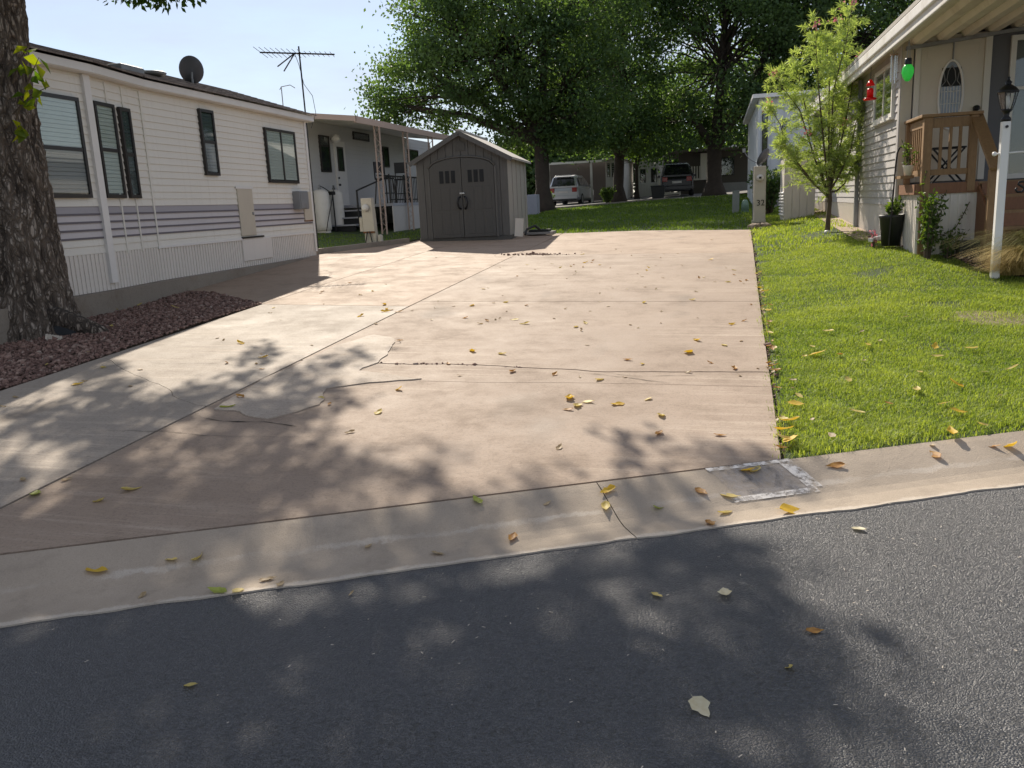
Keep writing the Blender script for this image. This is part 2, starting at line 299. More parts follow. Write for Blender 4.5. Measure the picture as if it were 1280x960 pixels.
# ------------------------------------------------------------------ mesh helpers
def link(o, parent=None):
    col.objects.link(o)
    if parent is not None: o.parent = parent
    return o
def tag(o, label=None, cat=None, group=None, kind=None):
    if label: o['label'] = label
    if cat: o['category'] = cat
    if group: o['group'] = group
    if kind: o['kind'] = kind
    return o
def thing(name, loc, label, cat, rz=0, group=None):
    o = bpy.data.objects.new(name, None); o.empty_display_size = .2; link(o)
    o.location = loc; o.rotation_euler.z = rz
    return tag(o, label, cat, group)
class MB:
    def __init__(s): s.v = []; s.f = []
    def add(s, vs_, fs):
        b = len(s.v); s.v += [tuple(p) for p in vs_]; s.f += [tuple(i+b for i in q) for q in fs]; return s
    def box(s, x0, x1, y0, y1, z0, z1):
        return s.add([(x0, y0, z0), (x1, y0, z0), (x1, y1, z0), (x0, y1, z0), (x0, y0, z1), (x1, y0, z1), (x1, y1, z1), (x0, y1, z1)],
                     [(0, 3, 2, 1), (4, 5, 6, 7), (0, 1, 5, 4), (1, 2, 6, 5), (2, 3, 7, 6), (3, 0, 4, 7)])
    def hexa(s, p):   # 8 points: bottom 4 ccw, top 4
        return s.add(p, [(0, 3, 2, 1), (4, 5, 6, 7), (0, 1, 5, 4), (1, 2, 6, 5), (2, 3, 7, 6), (3, 0, 4, 7)])
    def beam(s, p, q, w_, h_, up=(0, 0, 1)):
        p, q = Vector(p), Vector(q); d = (q-p).normalized(); sd_ = d.cross(Vector(up))
        if sd_.length < 1e-4: sd_ = d.cross(Vector((1, 0, 0)))
        sd_.normalize(); u = sd_.cross(d); a = sd_*w_/2; b = u*h_/2
        return s.hexa([p-a-b, p+a-b, q+a-b, q-a-b, p-a+b, p+a+b, q+a+b, q-a+b])
    def path(s, pts, rad, n=8, cap=True):
        pts = [Vector(p) for p in pts]; N = len(pts)
        if not hasattr(rad, '__len__'): rad = [rad]*N
        vv = []; ref = Vector((0, 0, 1)); prev = None
        for i in range(N):
            d = (pts[min(i+1, N-1)]-pts[max(i-1, 0)])
            if d.length < 1e-6: d = Vector((0, 0, 1))
            d.normalize()
            if prev is None:
                a = d.cross(ref)
                if a.length < .1: a = d.cross(Vector((1, 0, 0)))
            else: a = prev-d*prev.dot(d)
            a.normalize(); prev = a; b = d.cross(a)
            for j in range(n):
                t = 2*math.pi*j/n; vv.append(pts[i]+(a*math.cos(t)+b*math.sin(t))*rad[i])
        ff = [(i*n+j, i*n+(j+1) % n, (i+1)*n+(j+1) % n, (i+1)*n+j) for i in range(N-1) for j in range(n)]
        if cap: ff += [tuple(range(n-1, -1, -1)), tuple(range((N-1)*n, N*n))]
        return s.add(vv, ff)
    def lathe(s, prof, c=(0, 0, 0), n=16, axis=None):
        vv = []
        ax = Vector(axis).normalized() if axis else Vector((0, 0, 1))
        q = Vector((0, 0, 1)).rotation_difference(ax)
        for r, z in prof:
            for j in range(n):
                t = 2*math.pi*j/n; vv.append(Vector(c)+q @ Vector((r*math.cos(t), r*math.sin(t), z)))
        N = len(prof)
        ff = [(i*n+j, i*n+(j+1) % n, (i+1)*n+(j+1) % n, (i+1)*n+j) for i in range(N-1) for j in range(n)]
        ff += [tuple(range(n-1, -1, -1)), tuple(range((N-1)*n, N*n))]
        return s.add(vv, ff)
    def prism(s, poly, z0, z1):     # z0, z1 numbers or functions of (x, y); poly ccw
        fz = lambda z, p: z(*p) if callable(z) else z
        n = len(poly)
        vv = [(p[0], p[1], fz(z0, p)) for p in poly]+[(p[0], p[1], fz(z1, p)) for p in poly]
        return s.add(vv, [tuple(range(n-1, -1, -1)), tuple(range(n, 2*n))]+[(i, (i+1) % n, n+(i+1) % n, n+i) for i in range(n)])
    def yprism(s, poly, y0, y1):    # poly of (x, z)
        n = len(poly); vv = [(p[0], y0, p[1]) for p in poly]+[(p[0], y1, p[1]) for p in poly]
        return s.add(vv, [tuple(range(n)), tuple(range(2*n-1, n-1, -1))]+[(i, n+i, n+(i+1) % n, (i+1) % n) for i in range(n)])
    def mesh(s, name):
        me = bpy.data.meshes.new(name); me.from_pydata(s.v, [], s.f); me.validate(); return me
    def build(s, name, mat, parent=None, smooth=False, bevel=0, kind=None):
        me = s.mesh(name)
        bm = bmesh.new(); bm.from_mesh(me); bmesh.ops.recalc_face_normals(bm, faces=bm.faces); bm.to_mesh(me); bm.free()
        me.materials.append(M[mat] if isinstance(mat, str) else mat)
        if smooth: me.polygons.foreach_set('use_smooth', [True]*len(me.polygons))
        o = link(bpy.data.objects.new(name, me), parent)
        if bevel:
            b = o.modifiers.new('b', 'BEVEL'); b.width = bevel; b.segments = 2; b.limit_method = 'ANGLE'
        if kind: o['kind'] = kind
        return o
def inst(src, parent, loc=(0, 0, 0), name=None):
    o = src.copy(); link(o); o.parent = parent; o.location = loc
    return o
def copy_tree(o, parent=None):
    c = o.copy(); link(c, parent)
    for ch in list(o.children): copy_tree(ch, c)
    return c
def npmesh(name, V, F, mat, parent=None, attr=None, smooth=False, kind=None):
    V = np.asarray(V, np.float32); F = np.asarray(F, np.int32); kf = F.shape[1]
    me = bpy.data.meshes.new(name)
    me.vertices.add(len(V)); me.vertices.foreach_set('co', V.ravel())
    me.loops.add(F.size); me.loops.foreach_set('vertex_index', F.ravel())
    me.polygons.add(len(F)); me.polygons.foreach_set('loop_start', np.arange(0, F.size, kf, dtype=np.int32))
    me.update(calc_edges=True)
    if attr is not None:
        a = me.attributes.new('v', 'FLOAT', 'POINT'); a.data.foreach_set('value', np.asarray(attr, np.float32))
    if smooth: me.polygons.foreach_set('use_smooth', np.ones(len(F), bool))
    me.materials.append(M[mat] if isinstance(mat, str) else mat)
    o = link(bpy.data.objects.new(name, me), parent)
    if kind: o['kind'] = kind
    return o
def unit(a): return a/np.maximum(np.linalg.norm(a, axis=-1, keepdims=True), 1e-9)
def leaves(P, length, width, up=None, droop=0., val=None, fold=.25, spread=1.):
    """rhombic two-triangle-pair leaves, a little folded, at points P"""
    n = len(P); d = rng.normal(size=(n, 3))*spread
    if up is not None: d = d+up
    d[:, 2] -= droop; d = unit(d)
    s = unit(np.cross(d, rng.normal(size=(n, 3)))); nrm = np.cross(s, d)
    L = length*rng.uniform(.7, 1.25, (n, 1)); W = width*rng.uniform(.7, 1.25, (n, 1))
    a = P; b = P+d*L*.45+s*W*.5+nrm*W*fold; c = P+d*L; e = P+d*L*.45-s*W*.5+nrm*W*fold
    V = np.stack([a, b, c, e], 1).reshape(-1, 3)
    i = np.arange(n)[:, None]*4
    F = np.concatenate([i+np.array([[0, 1, 2]]), i+np.array([[0, 2, 3]])], 0)
    v = rng.random(n) if val is None else val
    return V, F, np.repeat(v, 4)

# ------------------------------------------------------------------ ground shape
TH = R(26.3); NX, NY = -math.sin(TH), math.cos(TH); TX, TY = math.cos(TH), math.sin(TH)
PY = 4.63
def ss(t):
    t = np.clip(t, 0, 1); return t*t*(3-2*t)
def nco(x, y): return x*NX+(y-PY)*NY
def edge_x(y): return .36+(y-4.8)*.027
def G(x, y):
    n = nco(x, y)
    z = .1+np.where(n < 14, .05*n, np.where(n < 34, .7+.03*(n-14), 1.3+.022*(n-34)))
    z = z+.27*ss((x-edge_x(y))/2.2)*ss((n-.5)/7)
    z = z+np.clip(.03*(x+6), -.15, .2)*ss((n-24)/10)
    far = 1.7+0*n
    z = np.minimum(z, 1.9)
    return np.where(n < 0, .1+np.maximum(n, -.3)*.5, z)
def Gf(x, y): return float(G(np.float64(x), np.float64(y)))
def st(t, n): return (t*TX+n*NX, PY+t*TY+n*NY)     # street coordinates -> world

# ------------------------------------------------------------------ setting: ground, road, kerb
def grid_sheet(name, X, Y, Zf, mat, kind='structure', parent=None):
    """X, Y: 2-D arrays"""
    Z = Zf(X, Y); h, w_ = X.shape
    V = np.stack([X, Y, Z], -1).reshape(-1, 3)
    i = np.arange(h*w_).reshape(h, w_)
    F = np.stack([i[:-1, :-1], i[:-1, 1:], i[1:, 1:], i[1:, :-1]], -1).reshape(-1, 4)
    o = npmesh(name, V, F, mat, parent, smooth=True)
    if kind: o['kind'] = kind
    return o
gx = np.concatenate([[-500, -250, -120, -70, -45], np.arange(-30, 30.1, .75), [45, 70, 120, 250, 500]])
gy = np.concatenate([[-400, -200, -80, -40], np.arange(-20, 70.1, .75), [90, 130, 220, 400, 800]])
GX, GY = np.meshgrid(gx, gy)
grid_sheet('ground', GX, GY, lambda x, y: G(x, y)-.07, 'soil')
# road: laid in street coordinates
T_, N_ = np.meshgrid(np.linspace(-120, 120, 121), np.linspace(-9.5, -.56, 16))
road = grid_sheet('road', T_, N_, lambda t, n: .004+.018*ss((-n-.6)/4.)+0*t, 'asphalt')
road.location = (0, PY, 0); road.rotation_euler.z = TH
road_far = grid_sheet('far_road', *np.meshgrid(np.linspace(-60, 60, 41), np.linspace(43.5, 57, 10)), lambda x, y: G(x, y)-.03, 'far_road')
KP = [(-.585, .012), (-.50, .006), (-.42, .004), (-.35, .012), (-.28, .03), (-.2, .052), (-.12, .074), (-.05, .091), (0, .1)]
def zk(n):
    for (a, za), (b, zb) in zip(KP, KP[1:]):
        if n <= b: return za+(zb-za)*max(0, (n-a))/(b-a)
    return .1
kerb = bpy.data.objects.new('kerb', None); link(kerb); kerb['kind'] = 'structure'
kerb.location = (0, PY, 0); kerb.rotation_euler.z = TH
for i in range(-9, 9):
    t0, t1 = -.70+3.05*i+.003, -.70+3.05*(i+1)-.003
    ns = 60; mb = MB(); vv = []; rows = len(KP)
    for j in range(ns+1):
        t = t0+(t1-t0)*j/ns
        for q, (n, z) in enumerate(KP):
            wob = .006*noise.noise((t*2.3, n*5, 3.1)) if 0 < q < rows-1 else (.022*noise.fractal((t*3, 7, 1), 1., 2., 4)-.008 if q == 0 else 0)
            vv.append((t, n+(wob if q == 0 else 0), z+(wob*.5 if q else 0)))
        vv.append((t, 0, -.12)); vv.append((t, -.585, -.12))
    m_ = rows+2
    ff = [(j*m_+q, j*m_+(q+1) % m_, (j+1)*m_+(q+1) % m_, (j+1)*m_+q) for j in range(ns) for q in range(m_)]
    ff += [tuple(range(m_)), tuple(range(ns*m_+m_-1, ns*m_-1, -1))]
    mb.add(vv, ff).build('kerb_segment', 'kerb', kerb)
# worn house number painted on the kerb
pn = thing('painted_number', (0, PY, 0), 'faded dark 32 in a worn white painted box on the kerb', 'kerb number', TH)
def strip(name, n0, n1, t0, t1, mat, dz, parent):
    mb = MB(); a = max(2, int((n1-n0)/.03)); b = max(2, int((t1-t0)/.1)); vv = []
    for i in range(a+1):
        for j in range(b+1):
            n = n0+(n1-n0)*i/a; t = t0+(t1-t0)*j/b; vv.append((t-.12*(n+.02), n, zk(n)+dz))
    mb.add(vv, [(i*(b+1)+j, i*(b+1)+j+1, (i+1)*(b+1)+j+1, (i+1)*(b+1)+j) for i in range(a) for j in range(b)]).build(name, mat, parent)
strip('paint_wash', -.335, -.045, -.05, .40, 'paint_grey', .004, pn)
strip('paint_border', -.04, .0, -.06, .46, 'paint_white', .006, pn)
strip('paint_border', -.34, -.295, -.09, .41, 'paint_white', .006, pn)
strip('paint_border', -.295, -.04, .37, .455, 'paint_white', .006, pn)
def digit_strokes(strokes, name, ox, h, wd, mat, parent):
    mb = MB()
    for (ax, ay), (bx, by) in strokes:
        p0 = (ox+ax*wd, -.27+ay*h); p1 = (ox+bx*wd, -.27+by*h)
        dx, dy = p1[0]-p0[0], p1[1]-p0[1]; L = math.hypot(dx, dy); ux, uy = -dy/L*.018, dx/L*.018
        for s0 in range(3):
            a = s0/3; b = (s0+1)/3; q = []
            for (f_, sg) in ((a, 1), (b, 1), (b, -1), (a, -1)):
                t = p0[0]+dx*f_+ux*sg; n = p0[1]+dy*f_+uy*sg; q.append((t-.12*(n+.02), n, zk(n)+.008))
            mb.add(q, [(0, 1, 2, 3)])
    return mb.build(name, mat, parent)
D2 = [((0, 1), (1, 1)), ((1, 1), (1, .55)), ((1, .55), (0, 0)), ((0, 0), (1, 0))]
D3 = [((0, 1), (1, 1)), ((1, 1), (1, 0)), ((.3, .5), (1, .5)), ((0, 0), (1, 0))]
digit_strokes(D3, 'digit', .03, .2, .09, 'paint_black', pn)
digit_strokes(D2, 'digit', .20, .2, .09, 'paint_black', pn)

# ------------------------------------------------------------------ driveway slabs
def plane(x, y): return Gf(min(x, edge_x(y)), y)
drive = MB().prism([(-8.6, 3.2), (-5.0, 2.25+.08), (.9, 5.1), (edge_x(20.6), 20.62), (-4.5, 22.9), (-8.4, 22.9)][::1], lambda x, y: plane(x, y)-.2, lambda x, y: plane(x, y)-.045).build('driveway', 'joint')
drive['kind'] = 'structure'
def wob(pts, amp, step=.12, seed=0):
    out = []
    for (a, b) in zip(pts, pts[1:]):
        L = math.hypot(b[0]-a[0], b[1]-a[1]); k_ = max(1, int(L/step))
        for i in range(k_):
            f_ = i/k_; x = a[0]+(b[0]-a[0])*f_; y = a[1]+(b[1]-a[1])*f_
            s_ = amp*noise.fractal((x*2.1+seed, y*2.1, seed*3.3), 1., 2., 5)
            nx_, ny_ = -(b[1]-a[1])/L, (b[0]-a[0])/L
            e = 1 if 0 < i or out else 0
            out.append((x+nx_*s_*e, y+ny_*s_*e))
    out.append(pts[-1]); return out
def off(line, d): return [(x, y+d) for x, y in line]
def kl(x): return (-x*NX)/NY+PY            # y of the kerb's back edge at x
CR1 = wob([(-3.74, 6.95), (-2.86, 6.9), (-2.3, 6.96), (-1.7, 6.86), (-.86, 6.77), (-.2, 6.82), (.42, 6.88)], .045, .07, 1)
CR2 = wob([(-3.74, 6.3), (-1.84, 6.34), (-.95, 6.41), (-.2, 6.42), (.41, 6.42)], .012, .2, 2)
J10 = [(-3.74, 10.28), (.505, 10.34)]
def slab(poly, mat, name='slab', top=0, th=.1):
    ar = sum(a[0]*b[1]-b[0]*a[1] for a, b in zip(poly, poly[1:]+poly[:1]))
    if ar < 0: poly = poly[::-1]
    return MB().prism(poly, lambda x, y: plane(x, y)+top-th, lambda x, y: plane(x, y)+top).build(name, mat, drive)
kb = lambda x, g_=.024: (x, kl(x)+g_)
slab([kb(-3.738), kb(-2.5), kb(-1), kb(.368)]+off(CR2, -.004)[::-1], 'slab_tan')
slab(off(CR2, .004)+off(CR1, -.012)[::-1], 'slab_tan')
slab(off(CR1, .012)+off(J10, -.008)[::-1], 'slab_tan')
slab([(-3.738, 10.29), (.505, 10.35), (edge_x(15.6), 15.6), (-3.70, 15.6)], 'slab_tan')
slab([(-3.70, 15.612), (edge_x(15.6), 15.612), (edge_x(20.4), 20.4), (-1.8, 21.05), (-3.68, 20.75)], 'slab_tan2')
# middle column
CRL = wob([(-5.85, 6.9), (-5.1, 6.36), (-4.57, 6.02), (-4.22, 5.68), (-3.76, 5.45)], .04, .08, 5)
slab([kb(-5.86), kb(-3.762)]+[(-3.762, 5.44)]+off(CRL, -.003)[::-1][1:], 'slab_grey')
slab(off(CRL, .003)+[(-3.762, 9.9), (-5.86, 10.0)], 'slab_grey')
slab([(-5.86, 10.012), (-3.762, 9.912), (-3.716, 15.3), (-5.80, 15.3)], 'slab_tan2')
slab([(-5.80, 15.312), (-3.716, 15.312), (-3.70, 20.74), (-4.6, 20.9), (-4.6, 22.5), (-5.80, 22.5)], 'slab_tan2')
# side slab beside the trailer, shed pad
slab([(-5.872, 10.03), (-5.812, 15.3), (-8.12, 15.3), (-8.3, 13.2), (-8.2, 11.25), (-7.2, 11.03)], 'slab_side')
slab([(-5.812, 15.312), (-5.812, 22.5), (-7.05, 22.5), (-7.08, 18.9), (-7.75, 17.2), (-8.1, 15.75), (-8.12, 15.312)], 'slab_side')
# pale repair patch lying over the broken corner
PT = [(-3.22, 7.95), (-3.05, 7.45), (-2.93, 6.9), (-3.0, 6.62), (-2.62, 6.5), (-2.35, 6.36), (-2.75, 6.22), (-3.02, 6.0), (-2.98, 5.8), (-2.86, 5.56), (-2.97, 5.34), (-3.1, 5.17), (-3.4, 5.33), (-3.62, 5.36), (-3.7, 5.9), (-3.7, 6.7), (-3.68, 7.6), (-3.5, 8.1)]
slab(wob(PT+[PT[0]], .06, .06, 9)[:-1], 'patch', 'repair_patch', .009, .05)
def crack(pts, w_, seed):
    l = wob(pts, .05, .06, seed); n = len(l)
    vw = [max(.0012, w_*.5*(1-abs(2*i/n-1)**2)*(.55+1.6*noise.noise((x*9, y*9, seed)))) for i, (x, y) in enumerate(l)]
    poly = [(x, y-vw[i]) for i, (x, y) in enumerate(l)]+[(x, y+vw[i]*.7) for i, (x, y) in list(enumerate(l))[::-1]]
    mb = MB(); vv = [(x, y, plane(x, y)+.004) for x, y in poly]
    mb.add(vv, [(i, i+1, 2*n-2-i, 2*n-1-i) for i in range(n-1)]).build('crack', 'joint', drive)
crack([(-3.7, 5.22), (-3.4, 5.1), (-3.1, 5.12), (-2.8, 5.05)], .02, 21)
crack([(-4.2, 4.75), (-3.6, 4.85), (-3.0, 4.8), (-2.6, 4.85)], .008, 22)
crack([(-3.2, 7.2), (-3.15, 7.5), (-3.05, 7.75), (-3.2, 8.0)], .014, 23)
crack([(-5.2, 6.75), (-4.9, 6.7), (-4.4, 6.75), (-4.1, 6.65)], .008, 24)
crack([(-1.2, 6.75), (-.7, 6.62), (-.35, 6.45)], .012, 25)
crack([(-.9, 6.74), (-.5, 6.66), (-.1, 6.74)], .01, 26)

# ------------------------------------------------------------------ lawns
nn_ = np.concatenate([np.linspace(.012, 3, 9), np.linspace(3.5, 34, 50)])
uu = np.concatenate([np.linspace(0, 3, 16), np.linspace(3.4, 16, 24)])
U_, N2 = np.meshgrid(uu, nn_)
def lawn_xy(u, n):
    y0 = (n-.5*NX)/NY+PY; x = edge_x(np.minimum(y0, 22))+.035+u
    y = (n-x*NX)/NY+PY; return x, y
LX, LY = lawn_xy(U_, N2)
grid_sheet('lawn', LX, LY, lambda x, y: G(x, y)-.012, 'turf')
def back_y1(x): return 37.4+.97*np.clip(x+7.8, 0, 5.6)
BX = np.linspace(-7.0, 1.15, 24)[None, :].repeat(30, 0)
f_ = np.linspace(0, 1, 30)[:, None]
y0_ = np.where(BX < -4.55, 22.55, np.interp(BX, [-4.5, -3.7, -1.8, .78, 1.2], [20.95, 20.78, 21.07, 20.42, 20.4]))
BY = y0_+(back_y1(BX)-y0_)*f_
grid_sheet('back_lawn', np.minimum(BX, edge_x(np.minimum(BY, 22))+.03), BY, lambda x, y: G(x, y)-.012, 'turf')
def GL(x, y): return .86+np.clip(-8-x, 0, 6)*.075+np.clip(y-17, 0, 15)*.012
SX = np.linspace(0, 1, 16)[None, :].repeat(24, 0); SY = np.linspace(16.3, 34, 24)[:, None]+0*SX
xr = np.interp(SY, [16.3, 17.2, 18.9, 22.5, 34], [-8.15, -7.83, -7.14, -7.1, -7.05])
grid_sheet('side_lawn', -13+(xr+13)*SX, SY, lambda x, y: GL(x, y), 'turf')
# low concrete edging beside the side lawn and the trailer footing
ek = MB()
pts = [(-8.22, 16.2), (-8.0, 16.7), (-7.78, 17.22), (-7.45, 18.0), (-7.1, 18.95)]
for a, b in zip(pts, pts[1:]):
    za, zb = plane(*a), plane(*b)
    ek.beam((a[0], a[1], za+.02), (b[0], b[1], zb+.02), .11, .16)
ek.build('lawn_edging', 'kerbc')['kind'] = 'structure'
ek = MB(); xs = np.linspace(-7.9, -2.3, 12)
for a, b in zip(xs, xs[1:]):
    ya, yb = float(back_y1(a)), float(back_y1(b)); ek.beam((a, ya+.08, Gf(a, ya)), (b, yb+.08, Gf(b, yb)), .16, .16)
ek.build('far_edging', 'kerbc')['kind'] = 'structure'

def in_mulch_r(x, y):
    xb = np.interp(y, [10.9, 11.4, 11.9, 12.8, 13.9, 15.4, 15.9], [3.9, 3.4, 3.22, 3.15, 2.62, 2.5, 2.75])
    return (x > xb) & (y > 10.9) & (y < 15.9)
def blades(P, h, wd, lean, val):
    n = len(P); a = rng.uniform(0, 2*np.pi, n); d = np.stack([np.cos(a), np.sin(a), 0*a], 1); s_ = np.stack([-np.sin(a), np.cos(a), 0*a], 1)
    H = (h*rng.uniform(.5, 1.35, n))[:, None]; W = (wd*rng.uniform(.7, 1.3, n))[:, None]; L = rng.uniform(.1, 1, (n, 1))*lean
    z = np.array([[0, 0, 1.]])
    V = np.stack([P-s_*W*.5, P+s_*W*.5, P+d*H*L*.35+z*H*.6+s_*W*.35, P+d*H*L*.35+z*H*.6-s_*W*.35, P+d*H*L+z*H*(1-.25*L)], 1).reshape(-1, 3)
    i = np.arange(n)[:, None]*5
    F = np.concatenate([i+np.array([[0, 1, 2]]), i+np.array([[0, 2, 3]]), i+np.array([[3, 2, 4]])], 0)
    return V, F, np.repeat(val, 5)
def patchy(x, y, s_=1.):
    return np.array([noise.noise((a*s_, b*s_, 4.2)) for a, b in zip(x, y)])
def turf(name, label, x, y, zf, h, wd, mat, lean=.9):
    pt = patchy(x, y, .9); p2 = patchy(x, y, 3.3); h = h*(1+.7*np.clip(p2, -.5, .8)+.3*pt)
    v = np.clip(.5+.26*rng.normal(size=len(x))+.4*pt+.3*p2, 0, 1)
    P = np.stack([x, y, zf(x, y)-.012], 1)
    o = npmesh(name, *blades(P, h, wd, lean, v)[:2], mat, attr=np.repeat(v, 5), kind='stuff'); tag(o, label, 'grass'); return o
# right lawn: dense near, thinner far
def sample_lawn(nc, n0, n1, u1):
    u = np.where(rng.random(nc) < .012, rng.uniform(-.09, .03, nc)*np.clip(rng.normal(.5, .5, nc), 0, 1), .02+rng.uniform(0, 1, nc)*u1); n = rng.uniform(n0, n1, nc); x, y = lawn_xy(u, n)
    bare = np.array([noise.noise((a*1.3, b*1.3, 9.)) for a, b in zip(x, y)])
    d = np.hypot((x-2.75)/.75, (y-9.0)/.5)
    keep = ~in_mulch_r(x, y) & (rng.random(nc) < np.clip((bare+.62)*3.2, .12, 1)) & (rng.random(nc) < np.clip(d-.15, .3, 1)) & ~((x > 2.6) & (y > 13.9)) & ~((np.hypot((x-2.09)/.5, (y-17.2)/.7) < 1) & (rng.random(nc) < .85))
    keep &= ~((u < .05) & (rng.random(nc) < .6)) & ~((n < .12) & (rng.random(nc) < .55))
    return x[keep], y[keep]
x1, y1 = sample_lawn(190000, .015, 4, 3.2); x2, y2 = sample_lawn(110000, 4, 9, 3.6); x3, y3 = sample_lawn(42000, 9, 21, 4.5)
turf('lawn_grass', 'short bright green grass of the lawn right of the driveway', np.concatenate([x1, x2]), np.concatenate([y1, y2]), G, .034, .0048, 'grass', 1.3)
turf('lawn_grass', 'bright green grass round the sapling beside the grey house', x3, y3, G, .05, .014, 'grass')
n_ = 52000; x = rng.uniform(-7, 6, n_); y = rng.uniform(20.4, 43, n_)
keep = (y < back_y1(x)-.05) & (y > np.where(x < -4.55, 22.55, np.interp(x, [-4.5, -3.7, -1.8, .78, 2], [20.95, 20.78, 21.07, 20.42, 27]))) & ~((x > 1.6) & (y < 25))
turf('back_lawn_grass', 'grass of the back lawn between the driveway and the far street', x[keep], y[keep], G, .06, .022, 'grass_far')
n_ = 16000; x = rng.uniform(-12.5, -7, n_); y = rng.uniform(16.3, 30, n_)
keep = (x < np.interp(y, [16.3, 17.2, 18.9, 22.5, 34], [-8.25, -7.93, -7.24, -7.15, -7.1])) & ~((x < -8.75) & (y > 21.3)) & ~((x < -8.0) & (y < 16.6))
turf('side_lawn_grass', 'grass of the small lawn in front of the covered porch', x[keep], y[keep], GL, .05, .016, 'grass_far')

# ------------------------------------------------------------------ lava rock bed
BED = [(-5.9, 4.0), (-5.88, 10.02), (-7.2, 11.03), (-8.2, 11.25), (-8.3, 8), (-12, 5), (-12, 2), (-9, 1.5)]
def in_poly(x, y, poly):
    r = np.zeros(len(x), bool); n = len(poly)
    for i in range(n):
        (xa, ya), (xb, yb) = poly[i], poly[(i+1) % n]
        c_ = ((ya > y) != (yb > y)) & (x < (xb-xa)*(y-ya)/(yb-ya+1e-12)+xa); r ^= c_
    return r
def bedz(x, y): return G(x, y)-.015+.05*np.exp(-((x+6.9)**2+(y-8.6)**2)/1.5)
bx, by = np.meshgrid(np.linspace(-12, -5.88, 30), np.linspace(3.2, 11.3, 34))
bb = grid_sheet('rock_bed', bx, by, lambda x, y: bedz(x, y)-.03-.35*(~in_poly(x.ravel(), y.ravel(), BED).reshape(x.shape)), 'soil')
def pebbles(x, y, zf, size, name, label, mat, cat):
    n = len(x); base = np.array([(1, 0, 0), (-1, 0, 0), (0, 1, 0), (0, -1, 0), (0, 0, 1), (0, 0, -1.)])
    s_ = size*rng.lognormal(0, .35, n)
    V = base[None]*(s_[:, None, None]*rng.uniform(.55, 1.2, (n, 6, 1)))
    q = rng.normal(size=(n, 3, 3)); q, _ = np.linalg.qr(q); V = V @ q; V[:, :, 2] *= .75
    P = np.stack([x, y, zf(x, y)+s_*.35+rng.uniform(0, .012, n)], 1); V = (V+P[:, None]).reshape(-1, 3)
    T8 = np.array([(0, 2, 4), (2, 1, 4), (1, 3, 4), (3, 0, 4), (2, 0, 5), (1, 2, 5), (3, 1, 5), (0, 3, 5)])
    F = (np.arange(n)[:, None, None]*6+T8[None]).reshape(-1, 3)
    return tag(npmesh(name, V, F, mat, attr=np.repeat(np.clip(rng.beta(1.5, 1.7, n), 0, 1), 6), kind='stuff'), label, cat)
n_ = 46000; x = rng.uniform(-9.4, -5.83, n_); y = rng.uniform(5.0, 11.25, n_); kk = in_poly(x, y, BED)
pebbles(x[kk], y[kk], bedz, .0165, 'lava_rock', 'dark red lava rock covering the bed round the big tree trunk', 'rock_red', 'gravel')
n_ = 4500; x = rng.uniform(2.4, 6, n_); y = rng.uniform(10.9, 15.9, n_); kk = in_mulch_r(x, y)
pebbles(x[kk], y[kk], G, .022, 'bark_mulch', 'dark brown bark mulch below the wooden deck', 'chip', 'mulch')
mxg, myg = np.meshgrid(np.linspace(2.4, 7, 24), np.linspace(10.9, 15.9, 26))
grid_sheet('mulch_bed', mxg, myg, lambda x, y: G(x, y)+.004-.3*(~in_mulch_r(x, y)), 'mulch')
an_ = np.linspace(0, 2*np.pi, 40, endpoint=False); rr_ = np.array([1+.45*noise.fractal((math.cos(a)*1.4, math.sin(a)*1.4, 2.), 1., 2., 4) for a in an_])
px_ = 2.75+.55*rr_*np.cos(an_); py_ = 9.0+.3*rr_*np.sin(an_)
MB().add([(x, y, Gf(x, y)-.006) for x, y in zip(px_, py_)]+[(2.75, 9.0, Gf(2.75, 9.0)-.006)], [(i, (i+1) % 40, 40) for i in range(40)]).build('bare_soil', 'bare', kind='structure')
# sandy strip along the foot of the grey house
sx, sy = np.meshgrid(np.linspace(2.3, 2.8, 5), np.linspace(15.0, 25, 20))
grid_sheet('sandy_path', sx, sy, lambda x, y: G(x, y)+.006, 'slab_side')

